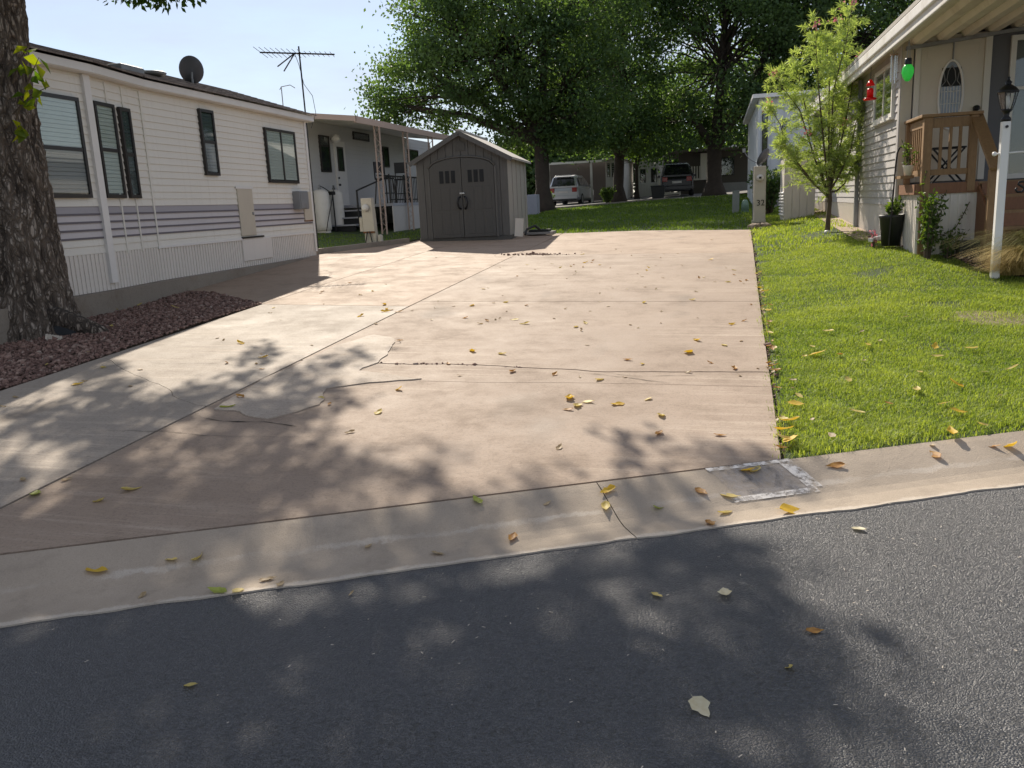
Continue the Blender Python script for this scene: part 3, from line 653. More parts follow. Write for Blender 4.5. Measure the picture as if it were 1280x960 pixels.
# ------------------------------------------------------------------ wall frames: u along the wall, v up, w outward
class Fr:
    def __init__(s, o, ux, n): s.o, s.u, s.n = Vector(o), Vector(ux).normalized(), Vector(n).normalized()
    def P(s, u, v, w_=0): return s.o+s.u*u+Vector((0, 0, v))+s.n*w_
def fbox(mb, fr, u0, u1, v0, v1, w0, w1):
    return mb.hexa([fr.P(u0, v0, w0), fr.P(u1, v0, w0), fr.P(u1, v0, w1), fr.P(u0, v0, w1), fr.P(u0, v1, w0), fr.P(u1, v1, w0), fr.P(u1, v1, w1), fr.P(u0, v1, w1)])
def fpart(name, mat, parent, fr, *b, bevel=0): return fbox(MB(), fr, *b).build(name, mat, parent, bevel=bevel)
def window(parent, fr, u0, u1, v0, v1, fm='frame_dark', bar=None, vbar=None, fw=.045, blinds='blind', low=None, dep=.055, sill=False):
    """frame proud of the siding, room behind, blind slats, pane"""
    mb = MB()
    for b in ((u0, u1, v0, v0+fw), (u0, u1, v1-fw, v1), (u0, u0+fw, v0+fw, v1-fw), (u1-fw, u1, v0+fw, v1-fw)): fbox(mb, fr, *b, .0, dep)
    if bar: fbox(mb, fr, u0+fw, u1-fw, bar-.022, bar+.022, .01, dep-.006)
    if vbar: fbox(mb, fr, vbar-.022, vbar+.022, v0+fw, v1-fw, .01, dep-.006)
    wd = mb.build('window', fm, parent)
    fpart('backing', 'room', wd, fr, u0+.01, u1-.01, v0+.01, v1-.01, .004, .012)
    if blinds:
        z = v0+fw+.03; src = {}
        while z < v1-fw-.01:
            mt = low if (low and bar and z < bar) else blinds
            if mt not in src:
                src[mt] = MB().hexa([fr.P(u0+fw, z, .018), fr.P(u1-fw, z, .018), fr.P(u1-fw, z-.012, .034), fr.P(u0+fw, z-.012, .034),
                                     fr.P(u0+fw, z+.042, .016), fr.P(u1-fw, z+.042, .016), fr.P(u1-fw, z+.032, .032), fr.P(u0+fw, z+.032, .032)]).build('blind_slat', mt, wd)
                zz = {mt: z} if len(src) == 1 else {**zz, mt: z}
            else: inst(src[mt], wd, (0, 0, z-zz[mt]))
            z += .05
    fpart('pane', 'glass', wd, fr, u0+fw, u1-fw, v0+fw, v1-fw, dep-.016, dep-.012)
    if sill: fpart('sill', fm, wd, fr, u0-.03, u1+.03, v0-.03, v0+.004, 0, dep+.03)
    return wd
def boards(parent, fr, L, v0, v1, ex, matf, lap=.014, name='siding_board', skip=None):
    """clapboards along a wall, each a tilted board with a proud lower edge"""
    v = v0; src = {}
    while v < v1-.01:
        mt = matf(v); h = min(ex, v1-v)
        key = (mt, round(h, 3))
        if key not in src:
            o = MB().hexa([fr.P(0, v, -.02), fr.P(L, v, -.02), fr.P(L, v, lap), fr.P(0, v, lap), fr.P(0, v+h, -.02), fr.P(L, v+h, -.02), fr.P(L, v+h, .001), fr.P(0, v+h, .001)]).build(name, mt, parent)
            src[key] = (o, v)
        else: inst(src[key][0], parent, (0, 0, v-src[key][1]))
        v += ex
def skirting(parent, fr, L, v0, v1, mat='skirt', pitch=.152, name='skirting_panel', gap=1.22):
    """vertically ribbed metal skirting in panels"""
    u = 0
    while u < L-.02:
        e = min(u+gap, L); mb = MB(); x = u
        fbox(mb, fr, u+.003, e-.003, v0, v1, -.02, .0)
        while x < e-.03:
            fbox(mb, fr, x+.012, min(x+.05, e-.004), v0+.002, v1-.002, .0, .012); x += pitch/2
        mb.build(name, mat, parent); u = e

# ------------------------------------------------------------------ cream trailer left
LH = thing('mobile_home', (-8.09, 16.14, .8), 'long cream sided mobile home with lilac stripes and shingled roof behind the big trunk', 'house', R(2.3))
HE = 2.66
fm = Fr((0, 0, 0), (0, -1, 0), (1, 0, 0))            # u runs towards the street
def lmat(v):
    r = round((v-.45)/.098)
    return {2: 'side_lilac', 3: 'side_slate', 4: 'side_lilac', 5: 'side_slate'}.get(r, 'side_cream')
BULGE = .16
LM = 5.42
fB = Fr((0, -LM, 0), (BULGE, -(6.72-LM), 0), ((6.72-LM), BULGE, 0)); LB = math.hypot(BULGE, 6.72-LM)
fA = Fr((BULGE, -6.72, 0), (0, -1, 0), (1, 0, 0)); LA = 2.9
def lmat2(v): return 'side_lilac' if .62 < v < .89 else ('side_slate' if .89 < v < .99 else 'side_cream')
wall = MB().prism([(-.03, -.02), (-3.9, -.02), (-3.9, -9.6), (BULGE-.03, -9.6), (BULGE-.03, -6.72), (-.03, -LM)], .06, HE).build('wall', 'side_cream', LH)
for fr, L in ((fm, LM), (fB, LB), (fA, LA)): boards(LH, fr, L, .45, HE-.02, .098, lmat2)
for fr, L in ((fm, LM), (fB, LB), (fA, LA)): skirting(LH, fr, L, -.03, .45)
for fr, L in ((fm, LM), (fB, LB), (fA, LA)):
    for v in (.646, .744, .842, .94): fpart('lap_shadow_line', 'lap_shadow_dark', LH, fr, 0, L, v-.012, v+.012, .0, .018)  # thin dark strips painting the shadow under each lap of the striped boards
# seams and corner trims
for fr, u in ((fm, LM-.03), (fB, .45), (fB, .85)): fpart('seam_strip', 'side_cream', LH, fr, u-.015, u+.015, .42, HE-.05, .0, .024)
fpart('corner_trim', 'trim_white', LH, fA, -.06, .06, .06, HE-.02, .0, .05)
fpart('corner_trim', 'trim_white', LH, fm, -.03, .05, .06, HE-.02, .0, .03)
fpart('base_rail', 'trim_white', LH, fm, .0, LM, .43, .465, .0, .026)
# windows
window(LH, fm, 3.52, 3.93, 1.5, 2.52, bar=2.02, low='blind_lower', blinds='screen')
window(LH, fm, .57, 1.80, 1.42, 2.40, vbar=1.17, blinds='blind')
window(LH, fB, .34, .62, 1.14, 2.33, bar=1.72, blinds='screen', low='screen')
window(LH, fB, .74, 1.22, 1.14, 2.34, bar=1.75, low='blind')
window(LH, fA, .2, .98, 1.14, 2.34, bar=1.72, low='blind_lower')
window(LH, fA, 1.4, 2.2, 1.14, 2.34, bar=1.72, low='blind_lower')
# hatches and boxes
h1 = fpart('storage_hatch', 'trim', LH, fm, 2.48, 3.0, .5, 1.3, .0, .03, bevel=.006); fpart('hatch_frame', 'trim_white', h1, fm, 2.44, 3.04, 1.3, 1.335, 0, .034); fpart('latch', 'metal_grey', h1, fm, 2.52, 2.56, .85, .9, .03, .042)
fpart('vent_slot', 'metal_black', LH, fm, 2.25, 3.0, .455, .485, .0, .05)
h2 = fpart('water_heater_hatch', 'trim', LH, fm, .05, .42, .70, 1.27, .0, .035, bevel=.006); fpart('rust_rim', 'rust', h2, fm, .04, .43, .68, .70, .0, .03)
eb = fpart('electric_box', 'metal_grey', LH, fm, .47, .86, .92, 1.27, .0, .16, bevel=.01); fpart('box_lid', 'metal_grey', eb, fm, .49, .84, .94, 1.25, .16, .172)
fpart('skirting_door', 'skirt', LH, fm, 1.95, 3.02, .07, .44, .012, .03, bevel=.004)
# eave and roof
mb = MB(); ev = .16
fpart('fascia', 'trim_white', LH, Fr((ev, .15, 0), (0, -1, 0), (1, 0, 0)), 0, 5.6, HE-.01, HE+.085, -.02, .0)
fpart('fascia', 'trim_white', LH, Fr((ev, -5.45, 0), (BULGE, -1.27, 0), (1.27, BULGE, 0)), 0, 1.29, HE-.01, HE+.085, -.02, .0)
fpart('fascia', 'trim_white', LH, Fr((ev+BULGE, -6.72, 0), (0, -1, 0), (1, 0, 0)), 0, 3, HE-.01, HE+.085, -.02, .0)
MB().prism([(ev-.02, .15), (-3.9, .15), (-3.9, -9.7), (ev+BULGE-.02, -9.7), (ev+BULGE-.02, -6.72), (ev-.02, -5.45)], HE-.018, HE+.0).build('soffit', 'trim_white', LH)
roof = bpy.data.objects.new('roof', None); link(roof, LH)
ncs = 14; slope = .33
for i in range(ncs):
    x0, x1 = ev+.05-.14*i, ev+.05-.14*(i+1)-.03; z0, z1 = HE+.115+slope*.14*i, HE+.115+slope*(.14*(i+1)+.03)-.012
    bx = BULGE
    mb = MB()
    for (ya, yb, oa, ob) in ((.2, -5.45, 0, 0), (-5.45, -6.72, 0, bx), (-6.72, -9.75, bx, bx)):
        mb.hexa([(x0+oa, ya, z0-.012), (x0+ob, yb, z0-.012), (x1+ob, yb, z1-.012), (x1+oa, ya, z1-.012), (x0+oa, ya, z0+.006), (x0+ob, yb, z0+.006), (x1+ob, yb, z1+.002), (x1+oa, ya, z1+.002)])
    mb.build('shingle_course', 'shingle', roof)
MB().hexa([(-1.8, .2, 3.37), (-1.8, -9.75, 3.37), (-4.1, -9.75, HE+.1), (-4.1, .2, HE+.1), (-1.8, .2, 3.41), (-1.8, -9.75, 3.41), (-4.1, -9.75, HE+.14), (-4.1, .2, HE+.14)]).build('roof_back', 'shingle', roof)
MB().yprism([(ev, HE+.1), (-1.8, HE+.1+.33*1.96), (-4.05, HE+.1)], .14, .1).build('gable', 'side_cream', LH)
rv = MB().box(-.75, -.4, -5.1, -4.55, HE+.30, HE+.40).build('roof_vent', 'metal_grey', LH, bevel=.02)
MB().lathe([(.0, 0), (.2, 0), (.22, .03), (.2, .05), (.0, .06)], (-.55, -4.15, HE+.36), 14).build('vent_dome', 'metal_grey', LH, smooth=True)
# footing under the skirting
MB().prism([(.14, .05), (-.2, .05), (-.2, -9.6), (.14+BULGE, -9.6), (.14+BULGE, -6.7), (.14, -LM)], -.5, -.032).build('footing', 'kerbc', LH)
ft = None
# satellite dish and antenna stand on the roof
dc = thing('satellite_dish', (-9.1, 14.0, 3.95), 'round dark grey satellite dish on the cream home shingled roof', 'satellite dish')
prof = [(0, 0), (.1, .008), (.19, .03), (.25, .055), (.262, .055), (.25, .045), (.19, .018), (.1, -.006), (0, -.014)]
ax = Vector((-.45, .82, .38))
mb = MB().lathe(prof, (0, 0, .28), 28, ax); o = mb.build('reflector', 'dish', dc, smooth=True); o.scale = (.8, .8, .95)
MB().path([(0, 0, -.1), (0, 0, .15), (0, .02, .28)], .018, 8).build('mast', 'metal_grey', dc)
MB().path([(0, .02, .1), (-.2, .35, .3), (-.24, .42, .42)], .01, 6).build('feed_arm', 'metal_grey', dc); MB().box(-.28, -.2, .38, .46, .4, .48).build('feed_horn', 'metal_grey', dc)
an = thing('tv_antenna', (-8.46, 17.0, 3.2), 'spiky black television antenna on a tall mast behind the cream home', 'antenna')
MB().path([(0, 0, -2.35), (0, 0, .6), (-.01, 0, 1.85)], .017, 8).build('mast', 'metal_black', an)
bd = Vector((.96, .28, .0)); mb = MB(); mb.beam(tuple(bd*-.82+Vector((0, 0, 1.76))), tuple(bd*.72+Vector((0, 0, 1.66))), .028, .028); boom = mb.build('boom', 'metal_black', an)
sdv = Vector((-.28, .96, 0))
for i in range(15):
    t = -.8+i*.105; c_ = bd*t+Vector((0, 0, 1.76-(t+.82)*.065)); ln = .62-.02*i if i < 9 else .3
    MB().path([c_-sdv*ln, c_+sdv*ln], .006, 5).build('rod', 'metal_black', an)
for s_ in (-1, 1): MB().path([bd*-.1+Vector((0, 0, 1.72)), bd*-.42+sdv*.3*s_+Vector((0, 0, 1.42))], .014, 6).build('reflector_arm', 'metal_black', an)
MB().path([bd*-.1+Vector((0, 0, 1.7)), Vector((-.06, .03, 1.5)), Vector((.02, .02, 1.1)), Vector((.2, 0, .85)), Vector((.24, 0, .5)), Vector((.1, 0, .2))], .006, 5).build('cable', 'metal_black', an)

# ------------------------------------------------------------------ grey home with covered porch
PH = thing('porch_home', (-10.96, 21.3, 1.09), 'pale grey mobile home with a covered porch behind the propane tanks', 'house')
fp = Fr((0, 0, 0), (0, 1, 0), (1, 0, 0))     # u = world y - 21.3
MB().box(-3.8, -.025, -1.2, 11.2, -.3, 3.09).build('wall', 'side_bgrey', PH)
boards(PH, Fr((0, -1.2, 0), (0, 1, 0), (1, 0, 0)), 12.4, .42, 3.08, .125, lambda v: 'side_bgrey', .012)
skirting(PH, Fr((0, -1.2, 0), (0, 1, 0), (1, 0, 0)), 12.4, -.1, .42, 'side_bgrey', .2, gap=1.55)
boards(PH, Fr((-3.8, -1.22, 0), (1, 0, 0), (0, -1, 0)), 3.8, .0, 2.96, .125, lambda v: 'side_bgrey', .012)
window(PH, fp, 1.35, 1.98, 1.7, 2.72, blinds=None)
window(PH, fp, 3.75, 4.98, 2.74, 2.98, blinds=None)
window(PH, fp, 6.1, 6.6, 1.98, 2.66, blinds=None)
window(PH, fp, 8.5, 9.6, 2.2, 2.7, blinds=None)
dr = fpart('door', 'trim_white', PH, fp, 2.3, 3.02, .5, 2.62, .0, .05, bevel=.006)
window(dr, fp.__class__(fp.P(0, 0, .05), fp.u, fp.n), 2.42, 2.82, 1.75, 2.45, blinds=None, fw=.04, dep=.03)
MB().lathe([(0, 0), (.035, 0), (.03, .05), (0, .06)], fp.P(2.4, 1.35, .05), 10, (1, 0, 0)).build('knob', 'metal_black', dr)
MB().lathe([(0, 0), (.03, 0), (.03, .03), (0, .03)], fp.P(2.4, 1.55, .05), 10, (1, 0, 0)).build('deadbolt', 'metal_black', dr)
lp = MB().lathe([(.0, 0), (.11, .02), (.14, .1), (.1, .2), (.0, .24)], fp.P(2.2, 2.55, .16), 14).build('wall_lamp', 'white', PH, smooth=True)
MB().path([fp.P(2.2, 2.66, 0), fp.P(2.2, 2.66, .16)], .03, 8).build('bracket', 'metal_black', lp)
# awning
MB().hexa([(-.3, -.8, 3.10), (2.08, -.8, 2.80), (2.08, 8.6, 2.84), (-.3, 8.6, 3.14), (-.3, -.8, 3.16), (2.08, -.8, 2.87), (2.08, 8.6, 2.91), (-.3, 8.6, 3.2)]).build('awning_roof', 'awning', PH)
MB().hexa([(2.08, -.84, 2.74), (2.14, -.84, 2.74), (2.14, 8.64, 2.78), (2.08, 8.64, 2.78), (2.08, -.84, 2.90), (2.14, -.84, 2.90), (2.14, 8.64, 2.94), (2.08, 8.64, 2.94)]).build('awning_gutter', 'awning_pink', PH)
MB().hexa([(-.3, -.86, 3.06), (2.14, -.86, 2.77), (2.14, -.8, 2.77), (-.3, -.8, 3.06), (-.3, -.86, 3.19), (2.14, -.86, 2.9), (2.14, -.8, 2.9), (-.3, -.8, 3.19)]).build('awning_edge', 'awning_pink', PH)
src = None
for yy in (.75, 2.92, 5.2, 7.6):
    z0 = float(GL(-8.9, 21.3+yy))-1.09-.03
    po = bpy.data.objects.new('awning_post', None); link(po, PH); po.location = (2.04, yy, 0)
    for s_ in (-.07, .07): MB().box(s_-.018, s_+.018, -.02, .02, z0, 2.79).build('upright', 'post_pink', po)
    mb = MB(); z = z0+.1
    while z < 2.7:
        mb.beam((-.06, 0, z), (.06, 0, z+.12), .012, .02, (0, 1, 0)); mb.beam((.06, 0, z+.14), (-.06, 0, z+.26), .012, .02, (0, 1, 0)); z += .28
    mb.build('lattice', 'post_pink', po)
# deck of the porch, railing, steps
MB().box(.06, 1.9, 1.9, 8.4, .66, .74).build('deck_floor', 'blue_grey', PH)
skirting(PH, Fr((1.88, 1.9, 0), (0, 1, 0), (1, 0, 0)), 6.5, -.1, .66, 'side_bgrey', .2, gap=1.6, name='deck_skirting')
rl = MB(); rl.beam((1.84, 1.0, 1.50), (1.84, 8.4, 1.50), .04, .04); rl.beam((1.84, 1.9, .84), (1.84, 8.4, .84), .03, .03); rail = rl.build('railing', 'metal_black', PH)
b0 = None
for i in range(48):
    yy = 1.9+i*.135
    big = i % 9 == 0
    MB().box(1.82-(.012 if big else 0), 1.84+(.012 if big else 0), yy-.008-(.012 if big else 0), yy+.008+(.012 if big else 0), .74, 1.56 if big else 1.49).build('baluster', 'metal_black', rail)
sp = MB(); sp.beam((1.2, 1.0, 1.12), (1.84, 1.9, 1.5), .04, .04); sp.box(1.18, 1.22, .98, 1.02, .1, 1.14); sp.build('stair_rail', 'metal_black', PH)
for i in range(3):
    a = MB().box(.25, 1.1, .95+i*.28, 1.27+i*.28, .16+i*.2, .2+i*.2).build('step', 'blue_grey', PH)
    MB().box(.27, 1.08, 1.0+i*.28, 1.02+i*.28, .0+i*.2, .16+i*.2).build('riser', 'room', PH)
MB().lathe([(0, 0), (.16, 0), (.16, .28), (0, .3)], (-1.2, .0, 3.0), 14).build('roof_vent', 'dish', PH, smooth=True)
# propane tanks
def tank(loc, label):
    t = thing('propane_tank', loc, label, 'gas tank', group='propane tanks beside the grey home')
    MB().lathe([(0, .04), (.2, .04), (.24, .09), (.245, .2), (.245, 1.0), (.235, 1.06), (.19, 1.13), (.1, 1.17), (0, 1.18)], (0, 0, 0), 24).build('body', 'tank', t, smooth=True)
    MB().lathe([(.21, 0), (.21, .08), (.2, .08), (.2, 0)], (0, 0, -.03), 20).build('foot_ring', 'tank', t)
    MB().lathe([(0, 0), (.05, 0), (.05, .05), (.03, .08), (.03, .14), (0, .14)], (0, 0, 1.16), 10).build('valve', 'metal_grey', t)
    return t
t1_ = tank((-10.6, 21.72, 1.1), 'tall white propane tank left of the other one by the grey wall')
t2_ = tank((-10.6, 22.62, 1.1), 'tall white propane tank beside the dark porch steps')
rg = thing('gas_regulator', (-10.45, 22.15, 2.2), 'black gas regulator and hose between the two propane tanks', 'regulator')
MB().box(-.07, .07, -.1, .1, -.08, .02).build('regulator_body', 'metal_black', rg, bevel=.02)
MB().path([(0, -.1, 0), (-.05, -.3, .1), (-.15, -.43, .18)], .012, 6).build('hose', 'metal_black', rg); MB().path([(0, .1, 0), (-.05, .3, .1), (-.15, .47, .18)], .012, 6).build('hose', 'metal_black', rg)
MB().path([(.05, -.05, -.05), (.12, -.35, -.35), (.12, -.6, -.7), (.1, -.75, -1.05)], .012, 6).build('hose', 'metal_black', rg); MB().path([(.02, .0, -.08), (.02, .02, -.6), (.02, .03, -1.1)], .02, 6).build('riser_pipe', 'metal_black', rg)
# bar chairs on the porch
def bar_chair(loc, rz, label):
    t = thing('bar_chair', loc, label, 'chair', rz, 'black bar chairs on the covered porch')
    MB().box(-.21, .21, -.2, .2, .7, .74).build('seat', 'metal_black', t, bevel=.01)
    for sx_ in (-1, 1):
        for sy_ in (-1, 1): MB().beam((sx_*.17, sy_*.16, .7), (sx_*.23, sy_*.22, .0), .035, .035).build('leg', 'metal_black', t)
    MB().box(-.2, .2, .19, .22, .9, 1.22).build('backrest', 'metal_black', t, bevel=.01)
    for sx_ in (-1, 1): MB().beam((sx_*.18, .2, .72), (sx_*.18, .22, 1.22), .03, .03).build('back_post', 'metal_black', t)
    MB().box(-.2, .2, -.2, -.18, .28, .31).build('foot_rest', 'metal_black', t)
bar_chair((-9.55, 23.9, 1.83), R(60), 'black bar chair by the railing next to the porch steps')
bar_chair((-9.5, 25.2, 1.83), R(200), 'black bar chair farther along the porch railing from the steps')
# electric meter pedestal on the side lawn
mp = thing('meter_pedestal', (-7.78, 18.35, .87), 'pale rusty electric meter pedestal without number by the grey shed', 'meter pedestal')
MB().hexa([(-.13, -.09, .28), (.15, -.09, .28), (.15, .09, .28), (-.13, .09, .28), (-.14, -.09, 1.05), (.12, -.09, 1.05), (.12, .09, 1.05), (-.14, .09, 1.05)]).build('cabinet', 'meter_box', mp, bevel=.008)
MB().box(-.11, .16, -.07, .07, -.1, .28).build('pedestal_base', 'meter_box', mp)
MB().box(-.13, .155, -.1, -.09, .26, .3).build('rust_band', 'rust', mp)
d_ = MB().lathe([(0, 0), (.085, 0), (.085, .05), (.07, .09), (0, .1)], (-.02, -.09, .83), 18, (0, -1, 0)).build('meter', 'dial', mp, smooth=True)
for xx in (-.05, .05): MB().path([(xx*.6, -.1, .3), (xx*1.6, -.12, .05), (xx*1.7, -.11, -.05)], .014, 6).build('cable', 'metal_black', mp)
MB().lathe([(0, 0), (.06, 0), (.06, .2), (.05, .24), (0, .25)], (.25, -.02, -.03), 10).build('pipe_stub', 'meter_box', mp)
MB().box(-.22, -.15, -.06, .03, .3, .62).build('side_box', 'meter_box', mp)
# second small mast on the roof behind
sm = thing('roof_mast', (-10.75, 20.4, 4.2), 'thin pale mast with a curved aerial on the porch roof', 'aerial')
MB().path([(0, 0, -.2), (0, 0, .62)], .012, 6).build('mast', 'metal_grey', sm); MB().path([(-.05, 0, .55), (0, 0, .62), (.2, .1, .66), (.32, .12, .58)], .01, 6).build('aerial', 'metal_grey', sm)

# ------------------------------------------------------------------ storage shed
SH = thing('garden_shed', (-5.78, 19.3, .875), 'brown grey resin garden shed with double doors on the driveway end', 'shed', R(4))
W2 = 1.09; DP = 2.9; WH = 1.84; PK = 2.42
MB().prism([(-W2-.02, 0), (W2+.02, 0), (W2+.02, DP), (-W2-.02, DP)], -.15, .05).build('floor_pan', 'shed_door', SH)
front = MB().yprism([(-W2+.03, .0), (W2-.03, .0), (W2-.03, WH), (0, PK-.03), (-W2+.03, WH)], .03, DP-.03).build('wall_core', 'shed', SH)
def gable(x): return WH+(PK-WH)*(1-abs(x)/W2)-.02
xs = np.linspace(-W2, W2, 13)
for a, b in zip(xs, xs[1:]):
    a_, b_ = a+.006, b-.006
    for yy in (0, ):
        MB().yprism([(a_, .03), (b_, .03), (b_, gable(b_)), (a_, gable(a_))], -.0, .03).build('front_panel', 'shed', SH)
for i in range(9):
    y0, y1 = .0+DP*i/9+.012, DP*(i+1)/9-.012
    MB().box(W2-.03, W2+.002-(.012 if i % 2 else 0), y0, y1, .03, WH).build('side_panel', 'shed_side_lit', SH)
    MB().box(-W2-.002, -W2+.03, y0, y1, .03, WH).build('side_panel', 'shed_side_lit', SH)
mb = MB(); ar = [(-.76, .03)]
DW, DH, DR = .77, 1.62, 1.86
def arch(x): return DH+(DR-DH)*math.sqrt(max(0, 1-(x/DW)**2)*.9+.1*(1-abs(x)/DW))
for sg in (-1, 1):
    xs_ = np.linspace(.006, DW-.005, 9)
    poly = [(sg*x, .04) for x in (xs_[0], xs_[-1])]+[(sg*x, arch(x)) for x in xs_[::-1]]
    if sg < 0: poly = poly[::-1]
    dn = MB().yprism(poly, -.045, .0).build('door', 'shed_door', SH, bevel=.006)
    for xw in (.2, .34, .48):
        MB().box(sg*xw-.048, sg*xw+.048, -.056, -.045, 1.3, 1.58).build('window_pane', 'room', dn, bevel=.012)
    for (z0, z1) in ((.12, .62), (.68, 1.2)):
        for xa in (.1, .31, .52): MB().box(min(sg*xa, sg*(xa+.17)), max(sg*xa, sg*(xa+.17)), -.051, -.045, z0, z1).build('door_panel', 'shed_door', dn, bevel=.004)
    MB().path([(sg*.05, -.045, .98), (sg*.09, -.1, .95), (sg*.12, -.1, .84), (sg*.09, -.1, .73), (sg*.05, -.045, .7)], .022, 8).build('handle', 'metal_black', dn, smooth=True)
MB().box(-.06, .05, -.075, -.045, 1.04, 1.075).build('latch', 'chrome', SH)
xs_ = np.linspace(-DW-.02, DW+.02, 17)
MB().path([(x, -.03, (DH+.03)+(DR-DH)*math.sqrt(max(0, 1-(x/(DW+.021))**2))) for x in xs_], .022, 6).build('door_arch', 'shed', SH, smooth=True)
for sg in (-1, 1): MB().box(sg*(DW+.03)-.025, sg*(DW+.03)+.025, -.04, .0, .03, DH+.02).build('door_jamb', 'shed', SH)
MB().prism([(-.12, -.012), (.12, -.012), (.12, 0), (-.12, 0)], 2.02, 2.04).build('vent_bar', 'shed', SH)
MB().yprism([(-.11, 2.02), (.11, 2.02), (.11, 2.18), (0, 2.25), (-.11, 2.18)], -.02, .0).build('gable_vent', 'shed_door', SH)
rf = bpy.data.objects.new('roof', None); link(rf, SH)
for sg in (-1, 1):
    for i in range(4):
        y0, y1 = -.12+(DP+.24)*i/4+.004, -.12+(DP+.24)*(i+1)/4-.004
        sl = (PK-WH)/W2; xe_ = W2+.13
        p = [(0, y0, PK), (sg*xe_, y0, PK-sl*xe_), (sg*xe_, y1, PK-sl*xe_), (0, y1, PK)]
        MB().hexa([(a, b, c) for a, b, c in p]+[(a, b, c+.05) for a, b, c in p]).build('roof_panel', 'shed_roof', rf)
MB().box(-.06, .06, -.13, DP+.13, PK+.02, PK+.075).build('ridge_cap', 'shed_roof', rf, bevel=.01)
for sg in (-1, 1): MB().beam((0, -.13, PK-.01), (sg*(W2+.13), -.13, PK-.01-(PK-WH)/W2*(W2+.13)), .03, .1).build('barge_board', 'shed', rf)
# clutter beside the shed
cl = thing('paver_stack', (-4.3, 20.2, .88), 'low stack of dark pavers and trays at the shed side', 'pavers')
for i, (x0, y0, w_, d_, z) in enumerate(((-.2, 0, .6, .4, 0), (-.15, .05, .5, .35, .06), (0, .5, .4, .3, 0), (-.25, .35, .3, .3, .0))):
    MB().box(x0, x0+w_, y0, y0+d_, z, z+.055).build('paver', 'pot_black' if i == 1 else 'mortar_grey', cl, bevel=.006)
wb = MB().box(-.1, .1, -.02, .0, 0, .42).build('weathered_board', 'cab'); wb.location = (-4.5, 19.4, .88); wb.rotation_euler = (R(-8), R(4), R(4)); tag(wb, 'short pale board leaning against the shed corner', 'board')
wb = MB().path([(0, 0, 0), (.02, .1, .12), (.2, .2, .2), (.3, .3, .1)], .03, 7).build('hose_coil', 'pot_black'); wb.location = (-4.42, 19.75, .9); tag(wb, 'short bent black hose lying by the leaning board', 'hose')

# ------------------------------------------------------------------ grey house right
RH = thing('grey_house', (2.67, 14.0, .78), 'grey clapboard mobile home with beige oval glass door and wide white eave', 'house')
fs = Fr((0, 12, 0), (0, -1, 0), (-1, 0, 0)); ff_ = Fr((0, 0, 0), (1, 0, 0), (0, -1, 0))
MB().box(.02, 5.5, .02, 12, -.4, 2.92).build('wall', 'wall_slate', RH)
boards(RH, fs, 12, .55, 2.9, .115, lambda v: 'side_grey', .02)
skirting(RH, fs, 12, -.35, .55, 'skirt', .2, gap=1.2)
fpart('corner_trim', 'side_grey', RH, fs, 11.9, 12.03, .1, 2.9, .0, .035)
fpart('downpipe', 'metal_grey', RH, fs, 8.44, 8.52, -.1, 2.8, .02, .09, bevel=.01)
window(RH, fs, 12-2.03, 12-.43, 1.87, 2.71, 'frame_white', vbar=12-1.2, fw=.07, blinds=None, dep=.06, sill=True)
window(RH, fs, 12-6.35, 12-4.92, 1.8, 2.5, 'frame_white', vbar=12-5.6, fw=.07, blinds=None, dep=.06, sill=True)
MB().box(.0, 5.5, -.03, .0, -.3, 2.92).build('front_wall', 'wall_slate', RH)
skirting(RH, Fr((0, -.03, 0), (1, 0, 0), (0, -1, 0)), 5.4, -.35, .8, 'skirt', .2, gap=1.2)
fpart('corner_board', 'trim', RH, ff_, -.02, .125, .0, 2.9, .03, .05)
# door
dr = fpart('door', 'door', RH, ff_, .215, 1.06, .87, 2.84, .03, .075, bevel=.006)
for b in ((.145, .215, .87, 2.92), (1.06, 1.15, .87, 2.92), (.215, 1.06, 2.84, 2.92)): fpart('door_frame', 'door_frame', RH, ff_, *b, .03, .10, bevel=.006)
def oval(t, k_): return (.64+.155*k_*math.cos(t), 2.09+.46*k_*math.sin(t))
n = 40
og = MB().add([ff_.P(*oval(2*math.pi*i/n, 1), .078) for i in range(n)], [tuple(range(n))]).build('oval_glass', simple('leaded_glass', (.20, .24, .29), .15, .45, 7), dr)
MB().path([ff_.P(*oval(2*math.pi*i/n, 1.04), .082) for i in range(n+1)], .018, 6, False).build('oval_rim', 'trim_white', og, smooth=True)
cm = MB()
for u in np.linspace(-.12, .12, 7): cm.path([ff_.P(.64+u, 2.09-.44*math.sqrt(1-(u/.155)**2)*.98, .081), ff_.P(.64+u, 2.09+.12, .081)], .005, 4)
for v in (-.3, -.12, .05): cm.path([ff_.P(.64-.13, 2.09+v, .081), ff_.P(.64+.13, 2.09+v, .081)], .004, 4)
cm.build('leading', 'trim_white', og)
cm = MB()
for s_ in (-1, 1):
    cm.path([ff_.P(.64, 2.2, .081), ff_.P(.64+s_*.06, 2.3, .081), ff_.P(.64+s_*.045, 2.42, .081), ff_.P(.64, 2.5, .081)], .006, 4)
    cm.path([ff_.P(.64+s_*.14, 2.2, .081), ff_.P(.64+s_*.08, 2.28, .081), ff_.P(.64+s_*.1, 2.4, .081)], .006, 4)
cm.build('leading', 'metal_grey', og)
MB().box(.51, .77, -.079, -.0765, 2.21, 2.47).build('upper_glass', 'room', og)
MB().path([ff_.P(.645, 2.86, .085), ff_.P(.642, 2.56, .085)], .012, 6).build('wreath_hanger', 'metal_grey', dr)
MB().lathe([(0, 0), (.045, 0), (.035, .03), (.04, .06), (0, .08)], ff_.P(.99, 1.88, .075), 12, (0, -1, 0)).build('knob', 'metal_black', dr, smooth=True)
